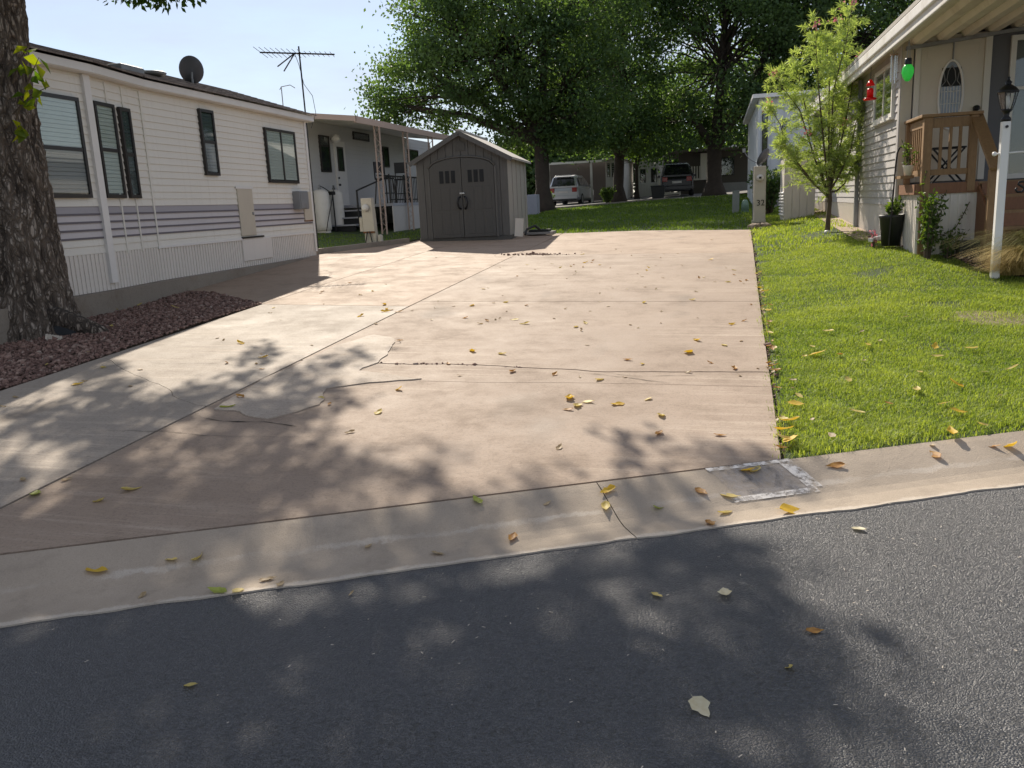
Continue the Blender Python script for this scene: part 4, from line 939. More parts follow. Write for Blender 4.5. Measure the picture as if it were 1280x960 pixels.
for (z0, z1) in ((.98, 1.5), (2.62, 2.78)): fpart('door_panel', 'door', dr, ff_, .3, .98, z0, z1, .075, .08, bevel=.004)
window(RH, ff_, 1.40, 2.9, .86, 2.84, 'frame_white', bar=2.12, fw=.07, blinds=None, dep=.08)
# roof, eave, porch awning
mb = MB().hexa([(-.32, -4.6, 2.70), (-.28, -4.6, 2.70), (-.28, 12.3, 2.70), (-.32, 12.3, 2.70), (-.32, -4.6, 2.90), (-.28, -4.6, 2.90), (-.28, 12.3, 2.90), (-.32, 12.3, 2.90)]).build('fascia', 'white', RH, bevel=.01)
MB().box(-.36, -.32, -4.6, 12.3, 2.80, 2.93).build('gutter', 'white', RH, bevel=.012)
MB().box(-.28, .0, .0, 12.3, 2.84, 2.86).build('soffit', 'trim', RH)
MB().hexa([(-.36, -4.6, 2.935), (6, -4.6, 3.5), (6, 12.4, 3.5), (-.36, 12.4, 2.935), (-.36, -4.6, 2.99), (6, -4.6, 3.56), (6, 12.4, 3.56), (-.36, 12.4, 2.99)]).build('roof', 'shed_roof', RH)
aw = bpy.data.objects.new('porch_awning', None); link(aw, RH)
def az(x): return 2.86+.088*x
for i in range(16):
    x0 = -.28+i*.33
    MB().yprism([(x0, az(x0)+.03), (x0+.05, az(x0)-.05), (x0+.16, az(x0)-.05), (x0+.21, az(x0)+.03), (x0+.33, az(x0)+.045), (x0+.33, az(x0)+.06), (x0, az(x0)+.045)], -4.55, -.0).build('awning_pan', 'awning', aw)
MB().hexa([(.0, -.16, az(0)-.11), (5.4, -.16, az(5.4)-.11), (5.4, -.1, az(5.4)-.11), (0, -.1, az(0)-.11), (.0, -.16, az(0)-.06), (5.4, -.16, az(5.4)-.06), (5.4, -.1, az(5.4)-.06), (0, -.1, az(0)-.06)]).build('hanger_rail', 'metal_grey', aw)
# deck
DK = thing('wooden_deck', (2.67, 12.9, .78), 'stained wooden entry deck with railing below the oval glass door', 'deck')
for i in range(8): MB().box(.02, 2.6, -.02+.135*i, .105+.135*i, .80, .84).build('floor_board', 'wood', DK)
MB().box(.02, .80, -.04, -.022, .70, .845).build('rim_board', 'wood_red', DK); MB().box(.002, .02, -.02, 1.05, .70, .84).build('rim_board', 'wood_red', DK)
skirting(DK, Fr((.06, .0, 0), (1, 0, 0), (0, -1, 0)), .76, -.3, .70, 'skirt', .2, gap=.76, name='deck_skirting')
skirting(DK, Fr((.06, 1.05, 0), (0, -1, 0), (-1, 0, 0)), 1.05, -.3, .70, 'skirt', .2, gap=1.05, name='deck_skirting')
MB().box(.08, .19, -.06, .05, -.35, 1.72).build('post', 'wood', DK, bevel=.004)
MB().box(.66, .76, -.05, .05, .72, 1.72).build('post', 'wood', DK, bevel=.004)
MB().box(.06, .14, .94, 1.04, .72, 1.72).build('post', 'wood', DK, bevel=.004)
MB().box(.04, .80, -.09, .07, 1.72, 1.762).build('top_rail', 'wood', DK, bevel=.006)
MB().box(.04, .19, .07, 1.05, 1.721, 1.761).build('top_rail', 'wood', DK, bevel=.006)
MB().box(.19, .66, -.03, .02, 1.58, 1.71).build('upper_rail', 'wood', DK); MB().box(.19, .66, -.03, .02, .95, 1.03).build('lower_rail', 'wood', DK)
MB().box(.1, .14, .05, .94, 1.6, 1.71).build('upper_rail', 'wood', DK); MB().box(.1, .14, .05, .94, .95, 1.03).build('lower_rail', 'wood', DK)
for x in (.31, .43, .55): MB().box(x-.018, x+.018, -.022, .014, 1.03, 1.58).build('baluster', 'wood', DK)
for i in range(7): MB().box(.105, .135, .12+i*.12, .15+i*.12, 1.03, 1.6).build('baluster', 'wood', DK)
MB().box(-.12, .06, .3, .75, .93, .97).build('plant_shelf', 'wood', DK)
# stairs down to the street side
ST = thing('wooden_stairs', (3.5, 12.9, .78), 'reddish wooden stairs with a sloping handrail beside the lamp post', 'stairs')
for i in range(3):
    y0 = -.06-.3*i; z = .62-.2*i
    MB().box(0, 2.2, y0-.3, y0, z, z+.04).build('tread', 'wood', ST); MB().box(0.01, 2.2, y0-.02, y0+.0, z+.04, z+.2).build('riser', 'wood_red', ST)
MB().box(0.01, 2.2, -.94, -.92, -.2, .22).build('riser', 'wood_red', ST)
MB().add([(-.03, -.02, .80), (-.03, -1.0, .12), (-.03, -1.0, -.3), (-.03, -.02, -.3), (0, -.02, .80), (0, -1.0, .12), (0, -1.0, -.3), (0, -.02, -.3)], [(0, 1, 2, 3), (4, 7, 6, 5), (0, 4, 5, 1), (1, 5, 6, 2), (2, 6, 7, 3), (3, 7, 4, 0)]).build('stringer', 'wood_red', ST)
MB().box(-.13, -.035, -.9, -.8, -.32, .98).build('newel_post', 'wood', ST, bevel=.004)
MB().beam((-.085, .05, 1.735), (-.085, -.98, .985), .15, .045).build('handrail', 'wood', ST, bevel=.006)
# things on the deck
tb = thing('folding_table', (3.17, 13.4, 1.62), 'small black folding table with crossed legs on the wooden deck', 'table')
MB().box(-.22, .22, -.2, .2, .47, .495).build('table_top', 'metal_black', tb, bevel=.006)
for yy in (-.17, .17):
    for s_ in (-1, 1): MB().beam((s_*.2, yy, .47), (-s_*.2, yy, .0), .022, .022, (0, 1, 0)).build('leg', 'metal_black', tb)
pw = MB().lathe([(0, 0), (.055, 0), (.075, .13), (.08, .14), (.07, .14), (.065, .12), (0, .12)], (0, 0, 0), 16).build('flower_pot', 'pot_white', smooth=True); pw.location = (2.66, 13.25, 1.75); tag(pw, 'small white flower pot on the shelf of the deck railing', 'pot')
# hanging ornaments
gb = thing('bulb_ornament', (2.5, 12.8, 2.98), 'big glowing green bulb ornament hanging below the white eave', 'ornament')
MB().lathe([(0, 0), (.03, .01), (.062, .06), (.078, .12), (.072, .17), (.05, .21), (.04, .22)], (0, 0, 0), 20).build('bulb', 'bulb', gb, smooth=True)
MB().lathe([(.04, .21), (.046, .22), (.043, .29), (.036, .3), (0, .3)], (0, 0, 0), 16).build('socket', 'sock', gb, smooth=True)
for s_ in (-1, 1): MB().path([(s_*.02, 0, .3), (s_*.012, 0, .44), (0, 0, .53)], .004, 5).build('cord', 'metal_grey', gb)
fe = thing('hummingbird_feeder', (2.42, 15.2, 2.98), 'red hummingbird feeder hanging below the eave of the grey house', 'feeder')
MB().lathe([(0, 0), (.1, .0), (.105, .02), (.05, .04), (0, .045)], (0, 0, .02), 16).build('tray', 'feeder', fe, smooth=True)
MB().lathe([(.05, .06), (.05, .17), (.035, .2), (0, .2)], (0, 0, 0), 14).build('bottle', 'feeder', fe, smooth=True)
MB().lathe([(.07, .24), (.05, .28), (.02, .33), (0, .33)], (0, 0, 0), 14).build('cap', 'feeder', fe, smooth=True); MB().path([(0, 0, .2), (0, 0, .68)], .004, 5).build('hanger', 'metal_black', fe)
wc = thing('wind_chime', (2.42, 13.35, 3.1), 'silver wind chime with thin tubes hanging at the house corner', 'wind chime')
MB().lathe([(0, 0), (.055, 0), (.055, .02), (0, .02)], (0, 0, .3), 12).build('disc', 'wood', wc)
for i in range(5):
    t = i*1.257; MB().path([(.04*math.cos(t), .04*math.sin(t), .3), (.04*math.cos(t), .04*math.sin(t), -.02*i)], .008, 6).build('tube', 'chrome', wc)
MB().path([(0, 0, .32), (-.03, 0, .42), (0, 0, .5)], .004, 5).build('cord', 'metal_grey', wc); MB().path([(0, 0, .3), (.0, 0, -.35)], .003, 4).build('clapper_cord', 'metal_grey', wc)
# shepherd hook
hk = MB().path([(2.5, 13.55, .75), (2.54, 13.52, 1.9), (2.55, 13.5, 2.08), (2.58, 13.5, 2.15), (2.64, 13.5, 2.17), (2.69, 13.48, 2.1)], .012, 7).build('shepherd_hook', 'metal_black'); tag(hk, 'tall black shepherd hook rising from the dark pot', 'hook')
# big dark pot, second planter
bp = thing('large_pot', (2.56, 13.72, .74), 'large black plant pot at the corner of the grey house', 'pot')
MB().lathe([(0, 0), (.13, 0), (.17, .4), (.185, .42), (.185, .46), (.165, .46), (.16, .42), (0, .40)], (0, 0, 0), 22).build('pot_body', 'pot_black', bp, smooth=True)
bq = MB().box(-.14, .14, -.1, .1, 0, .24).build('box_planter', 'pot_black', bevel=.015); bq.location = (3.36, 12.68, Gf(3.36, 12.68)-.01); tag(bq, 'low black box planter on the mulch under the stairs', 'planter')
ds = thing('downspout_elbow', (2.46, 14.15, .80), 'white downspout end lying on the lawn by the black pot', 'downspout')
MB().beam((.05, .1, .04), (-.16, -.25, .02), .07, .06).build('spout', 'white', ds, bevel=.008)

# ------------------------------------------------------------------ lamp post with hanging sign
LPz = Gf(3.27, 11.2)
LP = thing('lamp_post', (3.27, 11.2, LPz), 'white square lamp post with glass lantern on the lawn', 'lamp post')
MB().box(-.044, .044, -.044, .044, -.1, 1.80).build('post', 'post_white', LP, bevel=.006)
MB().lathe([(.05, 1.80), (.055, 1.83), (.03, 1.86), (.035, 1.9), (.06, 1.92), (.06, 1.935)], (0, 0, 0), 14).build('neck', 'metal_black', LP, smooth=True)
lan = MB().lathe([(.058, 1.935), (.085, 2.02), (.108, 2.12), (.098, 2.13)], (0, 0, 0), 6).build('lantern_glass', 'glass_clear', LP)
mb = MB()
for i in range(6):
    t = i*math.pi/3; c_, s_ = math.cos(t), math.sin(t)
    mb.path([(.058*c_, .058*s_, 1.935), (.085*c_, .085*s_, 2.02), (.109*c_, .109*s_, 2.125)], .006, 5)
mb.build('lantern_rib', 'metal_black', lan)
MB().lathe([(.118, 2.12), (.115, 2.135), (.085, 2.17), (.045, 2.2), (.028, 2.21), (.04, 2.235), (.02, 2.25), (.012, 2.27), (.016, 2.285), (0, 2.3)], (0, 0, 0), 12).build('lantern_cap', 'metal_black', LP, smooth=True)
MB().lathe([(0, 1.94), (.02, 1.95), (.028, 2.02), (.02, 2.08), (0, 2.1)], (0, 0, 0), 12).build('light_bulb', 'trim_white', LP, smooth=True)
MB().path([(-.09, 0, 1.44), (.62, 0, 1.46)], .011, 8).build('sign_arm', 'post_white', LP); MB().lathe([(0, -.028), (.02, -.02), (.028, 0), (.02, .02), (0, .028)], (-.095, 0, 1.44), 12).build('arm_knob', 'post_white', LP, smooth=True)
MB().lathe([(0, 0), (.016, 0), (.016, .02), (0, .02)], (0, -.044, 1.74), 10, (0, -1, 0)).build('screw_cap', 'metal_black', LP)
HS = thing('name_sign', (3.46, 11.2, LPz+.98), 'black scroll letter sign hanging from the white lamp post arm', 'sign')
MB().path([(.07, 0, .1), (.05, 0, .13), (.0, 0, .125), (-.01, 0, .1), (.03, 0, .075), (.06, 0, .05), (.04, 0, .015), (-.01, 0, .01), (-.035, 0, .04), (-.02, 0, .06)], .013, 8).build('letter', 'metal_black', HS, smooth=True)
MB().path([(.08, 0, .02), (.1, 0, .08), (.12, 0, .02), (.14, 0, .08), (.17, 0, .02), (.2, 0, .03)], .011, 8).build('letter', 'metal_black', HS, smooth=True)
MB().path([(.06, 0, .13), (.12, 0, .3), (.2, 0, .47)], .004, 5).build('chain', 'metal_grey', HS)

# ------------------------------------------------------------------ numbered pedestal, stones, utility stubs
PD = thing('numbered_pedestal', (1.04, 21.9, .85), 'beige electric pedestal with meter and number 32 at the driveway end', 'meter pedestal')
MB().box(-.14, .14, -.1, .1, .09, 1.40).build('cabinet', 'meter_box', PD, bevel=.01); MB().box(-.18, .15, -.13, .12, .05, .11).build('plinth', 'meter_box', PD); MB().box(-.15, .12, -.1, .1, -.1, .05).build('base', 'pot_black', PD)
MB().box(-.12, .12, -.105, -.1, .58, 1.34).build('cover_panel', 'meter_box', PD, bevel=.003)
mt_ = MB().lathe([(0, 0), (.085, 0), (.085, .06), (.07, .1), (0, .11)], (0, -.1, 1.12), 18, (0, -1, 0)).build('meter', 'dial', PD, smooth=True)
MB().box(-.03, .03, -.215, -.208, 1.1, 1.15).build('meter_face', 'metal_black', mt_)
def text_part(s, size, loc, mat, parent, rot=(math.pi/2, 0, 0)):
    cu = bpy.data.curves.new('t', 'FONT'); cu.body = s; cu.size = size; cu.extrude = .003; cu.align_x = 'CENTER'; cu.align_y = 'CENTER'
    o = bpy.data.objects.new('t', cu); col.objects.link(o)
    dg = bpy.context.evaluated_depsgraph_get(); me = bpy.data.meshes.new_from_object(o.evaluated_get(dg)); bpy.data.objects.remove(o)
    me.materials.clear(); me.materials.append(M[mat]); q = link(bpy.data.objects.new('number', me), parent); q.location = loc; q.rotation_euler = rot; return q
text_part('32', .2, (.02, -.112, .52), 'metal_black', PD)
for (sx_, sy_, r_, lb) in ((.88, 20.85, .13, 'brown rounded stone at the foot of the numbered pedestal'), (1.12, 20.95, .11, 'pale flat stone at the foot of the numbered pedestal')):
    bm = bmesh.new(); bmesh.ops.create_icosphere(bm, subdivisions=3, radius=1)
    for v in bm.verts: v.co = Vector((v.co.x*r_*1.3, v.co.y*r_, v.co.z*r_*.62))*(1+.35*noise.noise(v.co*1.8+Vector((sx_*7, 0, 0))))
    me = bpy.data.meshes.new('garden_stone'); bm.to_mesh(me); bm.free(); me.materials.append(M['stone']); me.polygons.foreach_set('use_smooth', [True]*len(me.polygons))
    o = link(bpy.data.objects.new('garden_stone', me)); o.location = (sx_, sy_, Gf(sx_, sy_)+.03); tag(o, lb, 'stone')
us = thing('utility_box', (.63, 29, Gf(.63, 29)-.02), 'square grey green utility post on the back lawn', 'utility post')
MB().box(-.11, .11, -.09, .09, 0, .70).build('cover', 'util_grey', us, bevel=.02); MB().box(-.12, .12, -.1, .1, .68, .72).build('cap', 'util_grey', us, bevel=.01)
ug = thing('utility_dome', (.92, 28.9, Gf(.92, 28.9)-.02), 'green dome topped utility pedestal beside the square post', 'utility pedestal')
MB().lathe([(0, 0), (.12, 0), (.115, .28), (.09, .38), (.05, .42), (0, .43)], (0, 0, 0), 18).build('dome', 'util_green', ug, smooth=True); MB().lathe([(.125, 0), (.125, .06), (.115, .07)], (0, 0, 0), 18).build('base_ring', 'util_green', ug)
# satellite dish on a post
sp_ = thing('post_dish', (1.06, 23.8, Gf(1.06, 23.8)), 'dark satellite dish on a grey post behind the numbered pedestal', 'satellite dish')
MB().box(-.11, .10, -.08, .08, 0, 1.42).build('post', 'mortar_grey', sp_, bevel=.01)
MB().lathe([(0, 0), (.1, .01), (.19, .04), (.24, .07), (.25, .07), (.19, .03), (.1, -.004), (0, -.012)], (.2, 0, 1.62), 24, (-.75, .45, .5)).build('reflector', 'dish', sp_, smooth=True)
MB().path([(.0, 0, 1.4), (.1, 0, 1.5), (.2, 0, 1.62)], .02, 8).build('mast', 'metal_grey', sp_); MB().path([(.08, 0, 1.45), (-.2, .1, 1.62), (-.34, .12, 1.82)], .012, 6).build('feed_arm', 'metal_grey', sp_); MB().box(-.38, -.3, .08, .16, 1.8, 1.9).build('feed_horn', 'metal_grey', sp_)
# cabinet beside the house
cb = thing('storage_cabinet', (1.62, 22.0, .98), 'tall beige metal storage cabinet beside the grey house', 'cabinet')
MB().box(0, .72, 0, 1.3, -.2, 1.52).build('cabinet_body', 'cab', cb)
for i in range(4): MB().box(.02+i*.175, .02+i*.175+.165, -.014, 0, -.05, 1.5).build('front_panel', 'cab', cb, bevel=.004)
MB().hexa([(-.04, -.05, 1.48), (.78, -.05, 1.56), (.78, 1.35, 1.56), (-.04, 1.35, 1.48), (-.04, -.05, 1.53), (.78, -.05, 1.61), (.78, 1.35, 1.61), (-.04, 1.35, 1.53)]).build('cabinet_roof', 'cab', cb)
for i in range(8): MB().hexa([(-.03, 0, .05+i*.075), (0, 0, .05+i*.075), (0, 1.2, .05+i*.075), (-.03, 1.2, .05+i*.075), (-.045, 0, .08+i*.075), (0, 0, .105+i*.075), (0, 1.2, .105+i*.075), (-.045, 1.2, .08+i*.075)]).build('louver', 'white', cb)
# pale building beyond
pb = thing('pale_blue_home', (1.35, 30, 1.05), 'pale blue white mobile home end behind the storage cabinet', 'house')
MB().box(0.02, 5, 0.02, 10, -.2, 3.6).build('wall', 'bldg_pale', pb)
for i in range(12): MB().box(.0+i*.41, .4+i*.41, 0, .02, .35, 3.55).build('wall_panel', 'bldg_pale', pb)
MB().box(0, 5, -.01, .01, -.2, .32).build('block_base', 'mortar_grey', pb)
window(pb, Fr((0, 0, 0), (1, 0, 0), (0, -1, 0)), .12, .3, .9, 3.2, blinds=None, fw=.03); window(pb, Fr((0, 0, 0), (1, 0, 0), (0, -1, 0)), .75, .88, 1.2, 2.9, blinds=None, fw=.02)
MB().box(-.2, 5.2, -.3, 10.3, 3.6, 3.72).build('roof', 'white', pb)

# ------------------------------------------------------------------ trees
def limb(mb, pts, r0, r1, n=8):
    P = [Vector(p) for p in pts]; out = []
    for a, b in zip(P, P[1:]):
        for i in range(4):
            f = i/4; out.append(a.lerp(b, f))
    out.append(P[-1]); k = len(out)
    for i in range(1, k-1): out[i] = out[i]+Vector((noise.noise(out[i]*.9), noise.noise(out[i]*.9+Vector((9, 0, 0))), 0))*.12*min(1, (out[-1]-out[0]).length/4)
    mb.path(out, [r0+(r1-r0)*i/(k-1) for i in range(k)], n)
def big_tree(name, label, base, tr, fork, lobes, ncl, per, ls, mat, group='big shade trees beyond the back lawn', lean=(0, 0), bark='bark_dark', csize=.75):
    t = thing(name, base, label, 'tree', group=group)
    B = np.array(base); mb = MB()
    top = Vector((lean[0], lean[1], fork))
    rr = []; pts = []
    for i in range(7):
        f = i/6; pts.append(Vector((lean[0]*f*f, lean[1]*f*f, -.25+(fork+.25)*f))); rr.append(tr*(1.5-.75*min(1, f*3) if f < .34 else .82-.2*(f-.33)))
    mb.path(pts, rr, 14); mb.build('trunk', bark, t, smooth=True)
    C_ = []
    vol = np.array([l[3]*l[4]*l[5] for l in lobes])**.75; pick = rng.choice(len(lobes), ncl, p=vol/vol.sum())
    for j in pick:
        l = lobes[j]; d = unit(rng.normal(size=3)); r = rng.uniform(.45, 1.)**.5
        C_.append(np.array(l[:3])-B+d*r*np.array(l[3:]))
    C_ = np.array(C_)
    lm = MB()
    for l in lobes:
        c = Vector(np.array(l[:3])-B); mid = top.lerp(c, .5)+Vector((0, 0, .3)); limb(lm, [top-Vector((0, 0, .4)), mid, c+Vector((0, 0, l[5]*.4))], tr*.55, tr*.14)
        near = [q for q in C_ if np.linalg.norm((q-np.array(c))/np.array(l[3:])) < 1.1]
        for q in near[::3]:
            s_ = mid.lerp(c, rng.uniform(.1, 1)); limb(lm, [s_, s_.lerp(Vector(q), .5)+Vector((0, 0, .2)), Vector(q)], tr*.12, tr*.03, 5)
    lm.build('limbs', bark, t, smooth=True)
    cnt = rng.poisson(per, ncl); P = np.repeat(C_, cnt, 0); sc = np.repeat(rng.uniform(.6, 1.3, ncl)*csize, cnt)[:, None]
    off_ = rng.normal(size=P.shape)*np.array([1, 1, .62]); P = P+off_*sc*.62
    tone = np.repeat(rng.uniform(0, 1, ncl), cnt); v = np.clip(.55*tone+.45*rng.random(len(P)), 0, 1)
    V, F, a = leaves(P, ls, ls*.62, up=np.array([0, 0, -.35]), val=v)
    npmesh('crown', V, F, mat, t, attr=a)
    return t
big_tree('shade_tree', 'wide dark green shade tree with crown over the grey shed', (-7.6, 38, 1.33), .42, 3.3,
         [(-9.2, 38, 8.6, 5., 4.6, 3.6), (-12.6, 37.6, 6.9, 2.5, 2.6, 1.9), (-11.5, 38, 9.8, 2.2, 3, 2.2), (-7, 37.5, 10.2, 4.5, 4, 2.3), (-6.2, 38, 6.6, 2.8, 3.2, 2.0), (-14.1, 37.4, 6.0, 1.1, 1.3, .8), (-8.2, 38, 5.0, 1.9, 2.2, 1.1), (-5.9, 38, 5.0, 1.8, 2, 1.1)], 360, 165, .18, 'leaf_big')
big_tree('shade_tree', 'dark shade tree whose leaning trunk stands before the white sided home', (-5.1, 46, 1.62), .36, 2.6,
         [(-4.6, 46, 8.8, 4.6, 4.2, 3.6), (-3.6, 45, 5.2, 2.8, 2.4, 1.5), (-6.0, 45.4, 5.2, 2.4, 2.2, 1.3), (-4.4, 45.5, 12.5, 4.6, 4, 3.2), (-7.0, 45.6, 5.9, 1.6, 2, 1.0)], 270, 150, .19, 'leaf_big', lean=(.15, 0))
big_tree('shade_tree', 'thick trunked shade tree by the dark parked van', (-.1, 45.5, 1.66), .5, 2.7,
         [(.4, 45.5, 9.0, 4.6, 4.4, 3.8), (-1.7, 44.8, 5.3, 2.3, 2.4, 1.4), (1.7, 44.8, 5.4, 2.2, 2.6, 1.7), (.8, 45.5, 13, 5, 4.2, 3.4), (3.6, 45, 9.2, 2.6, 3, 3)], 300, 150, .19, 'leaf_big')
big_tree('shade_tree', 'tall dark tree rising behind the pale blue home', (6.2, 46, 1.7), .45, 3,
         [(6.4, 46, 9.5, 4.8, 4.4, 4.6), (4.4, 45, 12.5, 3.5, 4, 3), (10.5, 47, 10, 4.5, 4, 4.6), (7.5, 46, 5.5, 4, 3, 2)], 290, 140, .2, 'leaf_big')
big_tree('sunlit_tree', 'small tree with sunlit bright green leaves behind the leaning trunk', (-4.6, 51.5, 1.75), .14, 1.9,
         [(-4.6, 51.5, 5.6, 1.6, 1.6, 1.6), (-4.0, 51.2, 4.5, 1.2, 1.2, .8)], 60, 110, .18, 'leaf_sunlit', csize=.5)
for i, (bx_, by_, lb) in enumerate(((-13.5, 66, 'hazy tree standing left behind the wide shade tree'), (-8.5, 72, 'dark tree behind the carport roof'), (1, 70, 'dark tree behind the brown porch home'), (12, 68, 'dark tree far behind the grey house roof'))):
    big_tree('background_tree', lb, (bx_, by_, 1.8), .4, 3, [(bx_, by_, 8.2, 6, 4, 5), (bx_+3, by_, 5, 4, 3, 2.6), (bx_-2.5, by_-1, 4, 4, 2.5, 2.2), (bx_+2, by_-1, 3.6, 4, 2.5, 2)] if i else [(bx_, by_, 4.2, 4.5, 3, 2.6)], 190, 90, .36, 'leaf_big', group='trees in the far background', csize=1.1)

# willow like sapling on the lawn
SPz = Gf(2.09, 17.35)
sap = thing('sapling', (2.09, 17.35, SPz), 'slender light green sapling with feathery leaves on the lawn', 'tree')
tm = MB(); lm = MB(); tips = []
tm.path([(0, 0, -.1), (.01, 0, .25), (.03, 0, .6), (.0, 0, .95)], [.055, .045, .042, .036], 9); tm.build('trunk', 'bark_thin', sap, smooth=True)
tg = MB().lathe([(0, 0), (.07, 0), (.06, .05), (0, .06)], (0, -.07, -.02), 10).build('trunk_guard', 'white', sap, smooth=True)
stems = [((-.55, .1, 2.3), (-1.05, 0, 3.0)), ((-.25, -.2, 2.6), (-.35, -.3, 3.75)), ((.1, .2, 2.4), (.08, .2, 3.9)), ((.02, -.1, 2.6), (.3, -.1, 4.1)), ((.3, .1, 2.2), (.5, .2, 3.2)), ((-.75, 0, 1.5), (-1.15, -.1, 2.45)), ((.35, -.15, 1.5), (.55, -.25, 2.3)), ((-.5, -.2, 1.2), (-.95, -.3, 1.75)), ((.3, .1, .9), (.58, .1, 1.35)), ((.2, .3, 1.8), (.4, .6, 2.9)), ((-.4, .3, 2.2), (-.7, .5, 3.4)), ((-.05, .0, 2.9), (-.1, .0, 3.6))]
P = []; D_ = []
for (m_, e_) in stems:
    s0 = Vector((0, 0, .55+.35*random.random())); m_, e_ = Vector(m_), Vector(e_)
    c = [s0, s0.lerp(m_, .5)+Vector((0, 0, -.05)), m_, m_.lerp(e_, .55)+Vector((random.uniform(-.06, .06), 0, .03)), e_]
    lm.path(c, [.022, .018, .013, .008, .003], 6)
    for f in np.linspace(.12, 1, 44):
        q = f*4; i = min(3, int(q)); p = c[i].lerp(c[i+1], q-i)
        if p.z < 1.0 and random.random() < .7: continue
        d = Vector((random.gauss(0, 1), random.gauss(0, 1), random.gauss(.25, .5))).normalized(); L = random.uniform(.2, .55)*(1.1-.5*f)
        lm.path([p, p+d*L*.6+Vector((0, 0, .02)), p+d*L], [.004, .003, .001], 4, False)
        for k_ in range(50):
            g_ = random.random()**.7; P.append(p+d*L*g_); D_.append(d)
lm.build('stems', 'bark_thin', sap, smooth=True)
P = np.array(P); D_ = np.array(D_)
V, F, a = leaves(P, .115, .013, up=D_*1.1+np.array([0, 0, .25]), fold=.1); npmesh('foliage', V, F, 'leaf_willow', sap, attr=a)
fl = [Vector(s_[1])+Vector((0, 0, -.02)) for s_ in stems[:6]]+[Vector((-.45, -.3, 1.85)), Vector((.25, -.2, 2.0))]
P = np.array([np.array(q)+rng.normal(size=3)*.05 for q in fl for _ in range(12)]); V, F, a = leaves(P, .06, .045); npmesh('flowers', V, F, 'petal', sap, attr=a, kind='stuff')

# the big tree at the left edge: thick furrowed trunk, crown over the street
TB = Vector((-7.72, 7.95, Gf(-7.72, 7.95)-.08))
nt = thing('street_tree', TB, 'massive furrowed tree trunk in the red rock bed with overhanging branches', 'tree')
na, nz = 240, 260; H_ = 4.6
V = []; BV = []
for i in range(nz+1):
    z = H_*i/nz; r = .50+.17*math.exp(-z/.3)+.01*math.sin(z*1.3)
    cx, cy = -.02*z-.02*math.sin(z*.9), .015*z
    if z > 3.1: r += .10*(z-3.1)
    for j in range(na):
        a = 2*math.pi*j/na
        rr = r*(1+.07*math.exp(-z/.5)*math.cos(5*a+1.2)+.03*math.cos(2*a+.5+z*.2))
        q = Vector((math.cos(a)*r*8.5, math.sin(a)*r*8.5, z*2.0))
        w_ = noise.noise(q*.55+Vector((3, 0, 0)))*1.2
        n1 = 1-abs(noise.noise(q+Vector((w_, w_, 0)))*2); n2 = 1-abs(noise.noise(q*2.3+Vector((5, w_, 0)))*2)
        rr += .04*max(-.35, n1-.42)+.02*(n2-.5)+.014*noise.noise(q*5)
        V.append((cx+rr*math.cos(a), cy+rr*math.sin(a), z)); BV.append(.62*n1+.38*n2)
i = np.arange((nz+1)*na).reshape(nz+1, na); j = np.roll(i, -1, 1)
F = np.stack([i[:-1], j[:-1], j[1:], i[1:]], -1).reshape(-1, 4)
npmesh('trunk', V, F, 'bark_trunk', nt, attr=BV, smooth=True)
rt = MB(); rt.path([(.42, -.12, .30), (.64, -.1, .25), (.84, -.06, .17), (1.0, .0, .08), (1.12, .06, -.05)], [.14, .115, .10, .09, .07], 12); rt.build('root', 'bark_trunk', nt, smooth=True); rt = MB()
rt.path([(-.3, -.5, .15), (-.4, -.85, .02), (-.5, -1.1, -.06)], [.22, .13, .06], 10); rt.build('root', 'bark_trunk', nt, smooth=True)
MB().lathe([(0, -.12), (.12, -.1), (.17, 0), (.12, .06), (0, .07)], (.68, -.14, .1), 16, (.35, -.9, .25)).build('hollow_shade', 'room', nt)  # solid black lump; the shade inside the root hole is its colour
for i in range(6): MB().beam((.60+i*.035, -.33, .12-.005*i), (.70+i*.05, -.47-.01*i, .03), .026, .012).build('splinter', 'wood_white', nt)
# limbs and crown; unseen leaf clusters are shaped to dapple road and driveway with shade
SDX, SDY = SUN.x/SUN.z, SUN.y/SUN.z
cl = []
tries = 0
def shade_want(x, y):
    n = x*NX+(y-PY)*NY; w_ = noise.noise((x*1.1, y*1.1, .3))
    if n < .0:
        e = .30+.35*w_
        if n > -.75 and x > -1.3: return .5 if x < e else 0
        return (.95 if n > -.7 else .7)+.6*noise.noise((x*1.3, y*.9, 7.7)) if x < e else 0
    if x < -5.9: return .45
    if y < 8.6-.25*(x+5.9) and x < -1.95+.9*w_-.2*(y-3.5): return .0 if noise.noise((x*1.6, y*1.2, 5.5)) > .1 else .85
    if (x+.42)**2+((y-5.1)*.6)**2 < .025 or (x+1.55)**2+((y-4.35)*.6)**2 < .03: return .5
    return 0
while len(cl) < 1050 and tries < 60000:
    tries += 1
    x, y = random.uniform(-8.5, 1.0), random.uniform(-3.5, 8.8)
    if random.random() > shade_want(x, y): continue
    h = random.uniform(4.6, 9.8); p = Vector((x+SDX*h, y+SDY*h, h+.1))
    if (Vector((p.x+6.6, p.y-9.2, (p.z-7.2)*1.4))).length > 6.4: continue
    if in_frame(p, 75) or (p.x < -7.9 and p.z < 5 and p.y > 9): continue
    cl.append(p)
print('near crown clusters', len(cl), tries)
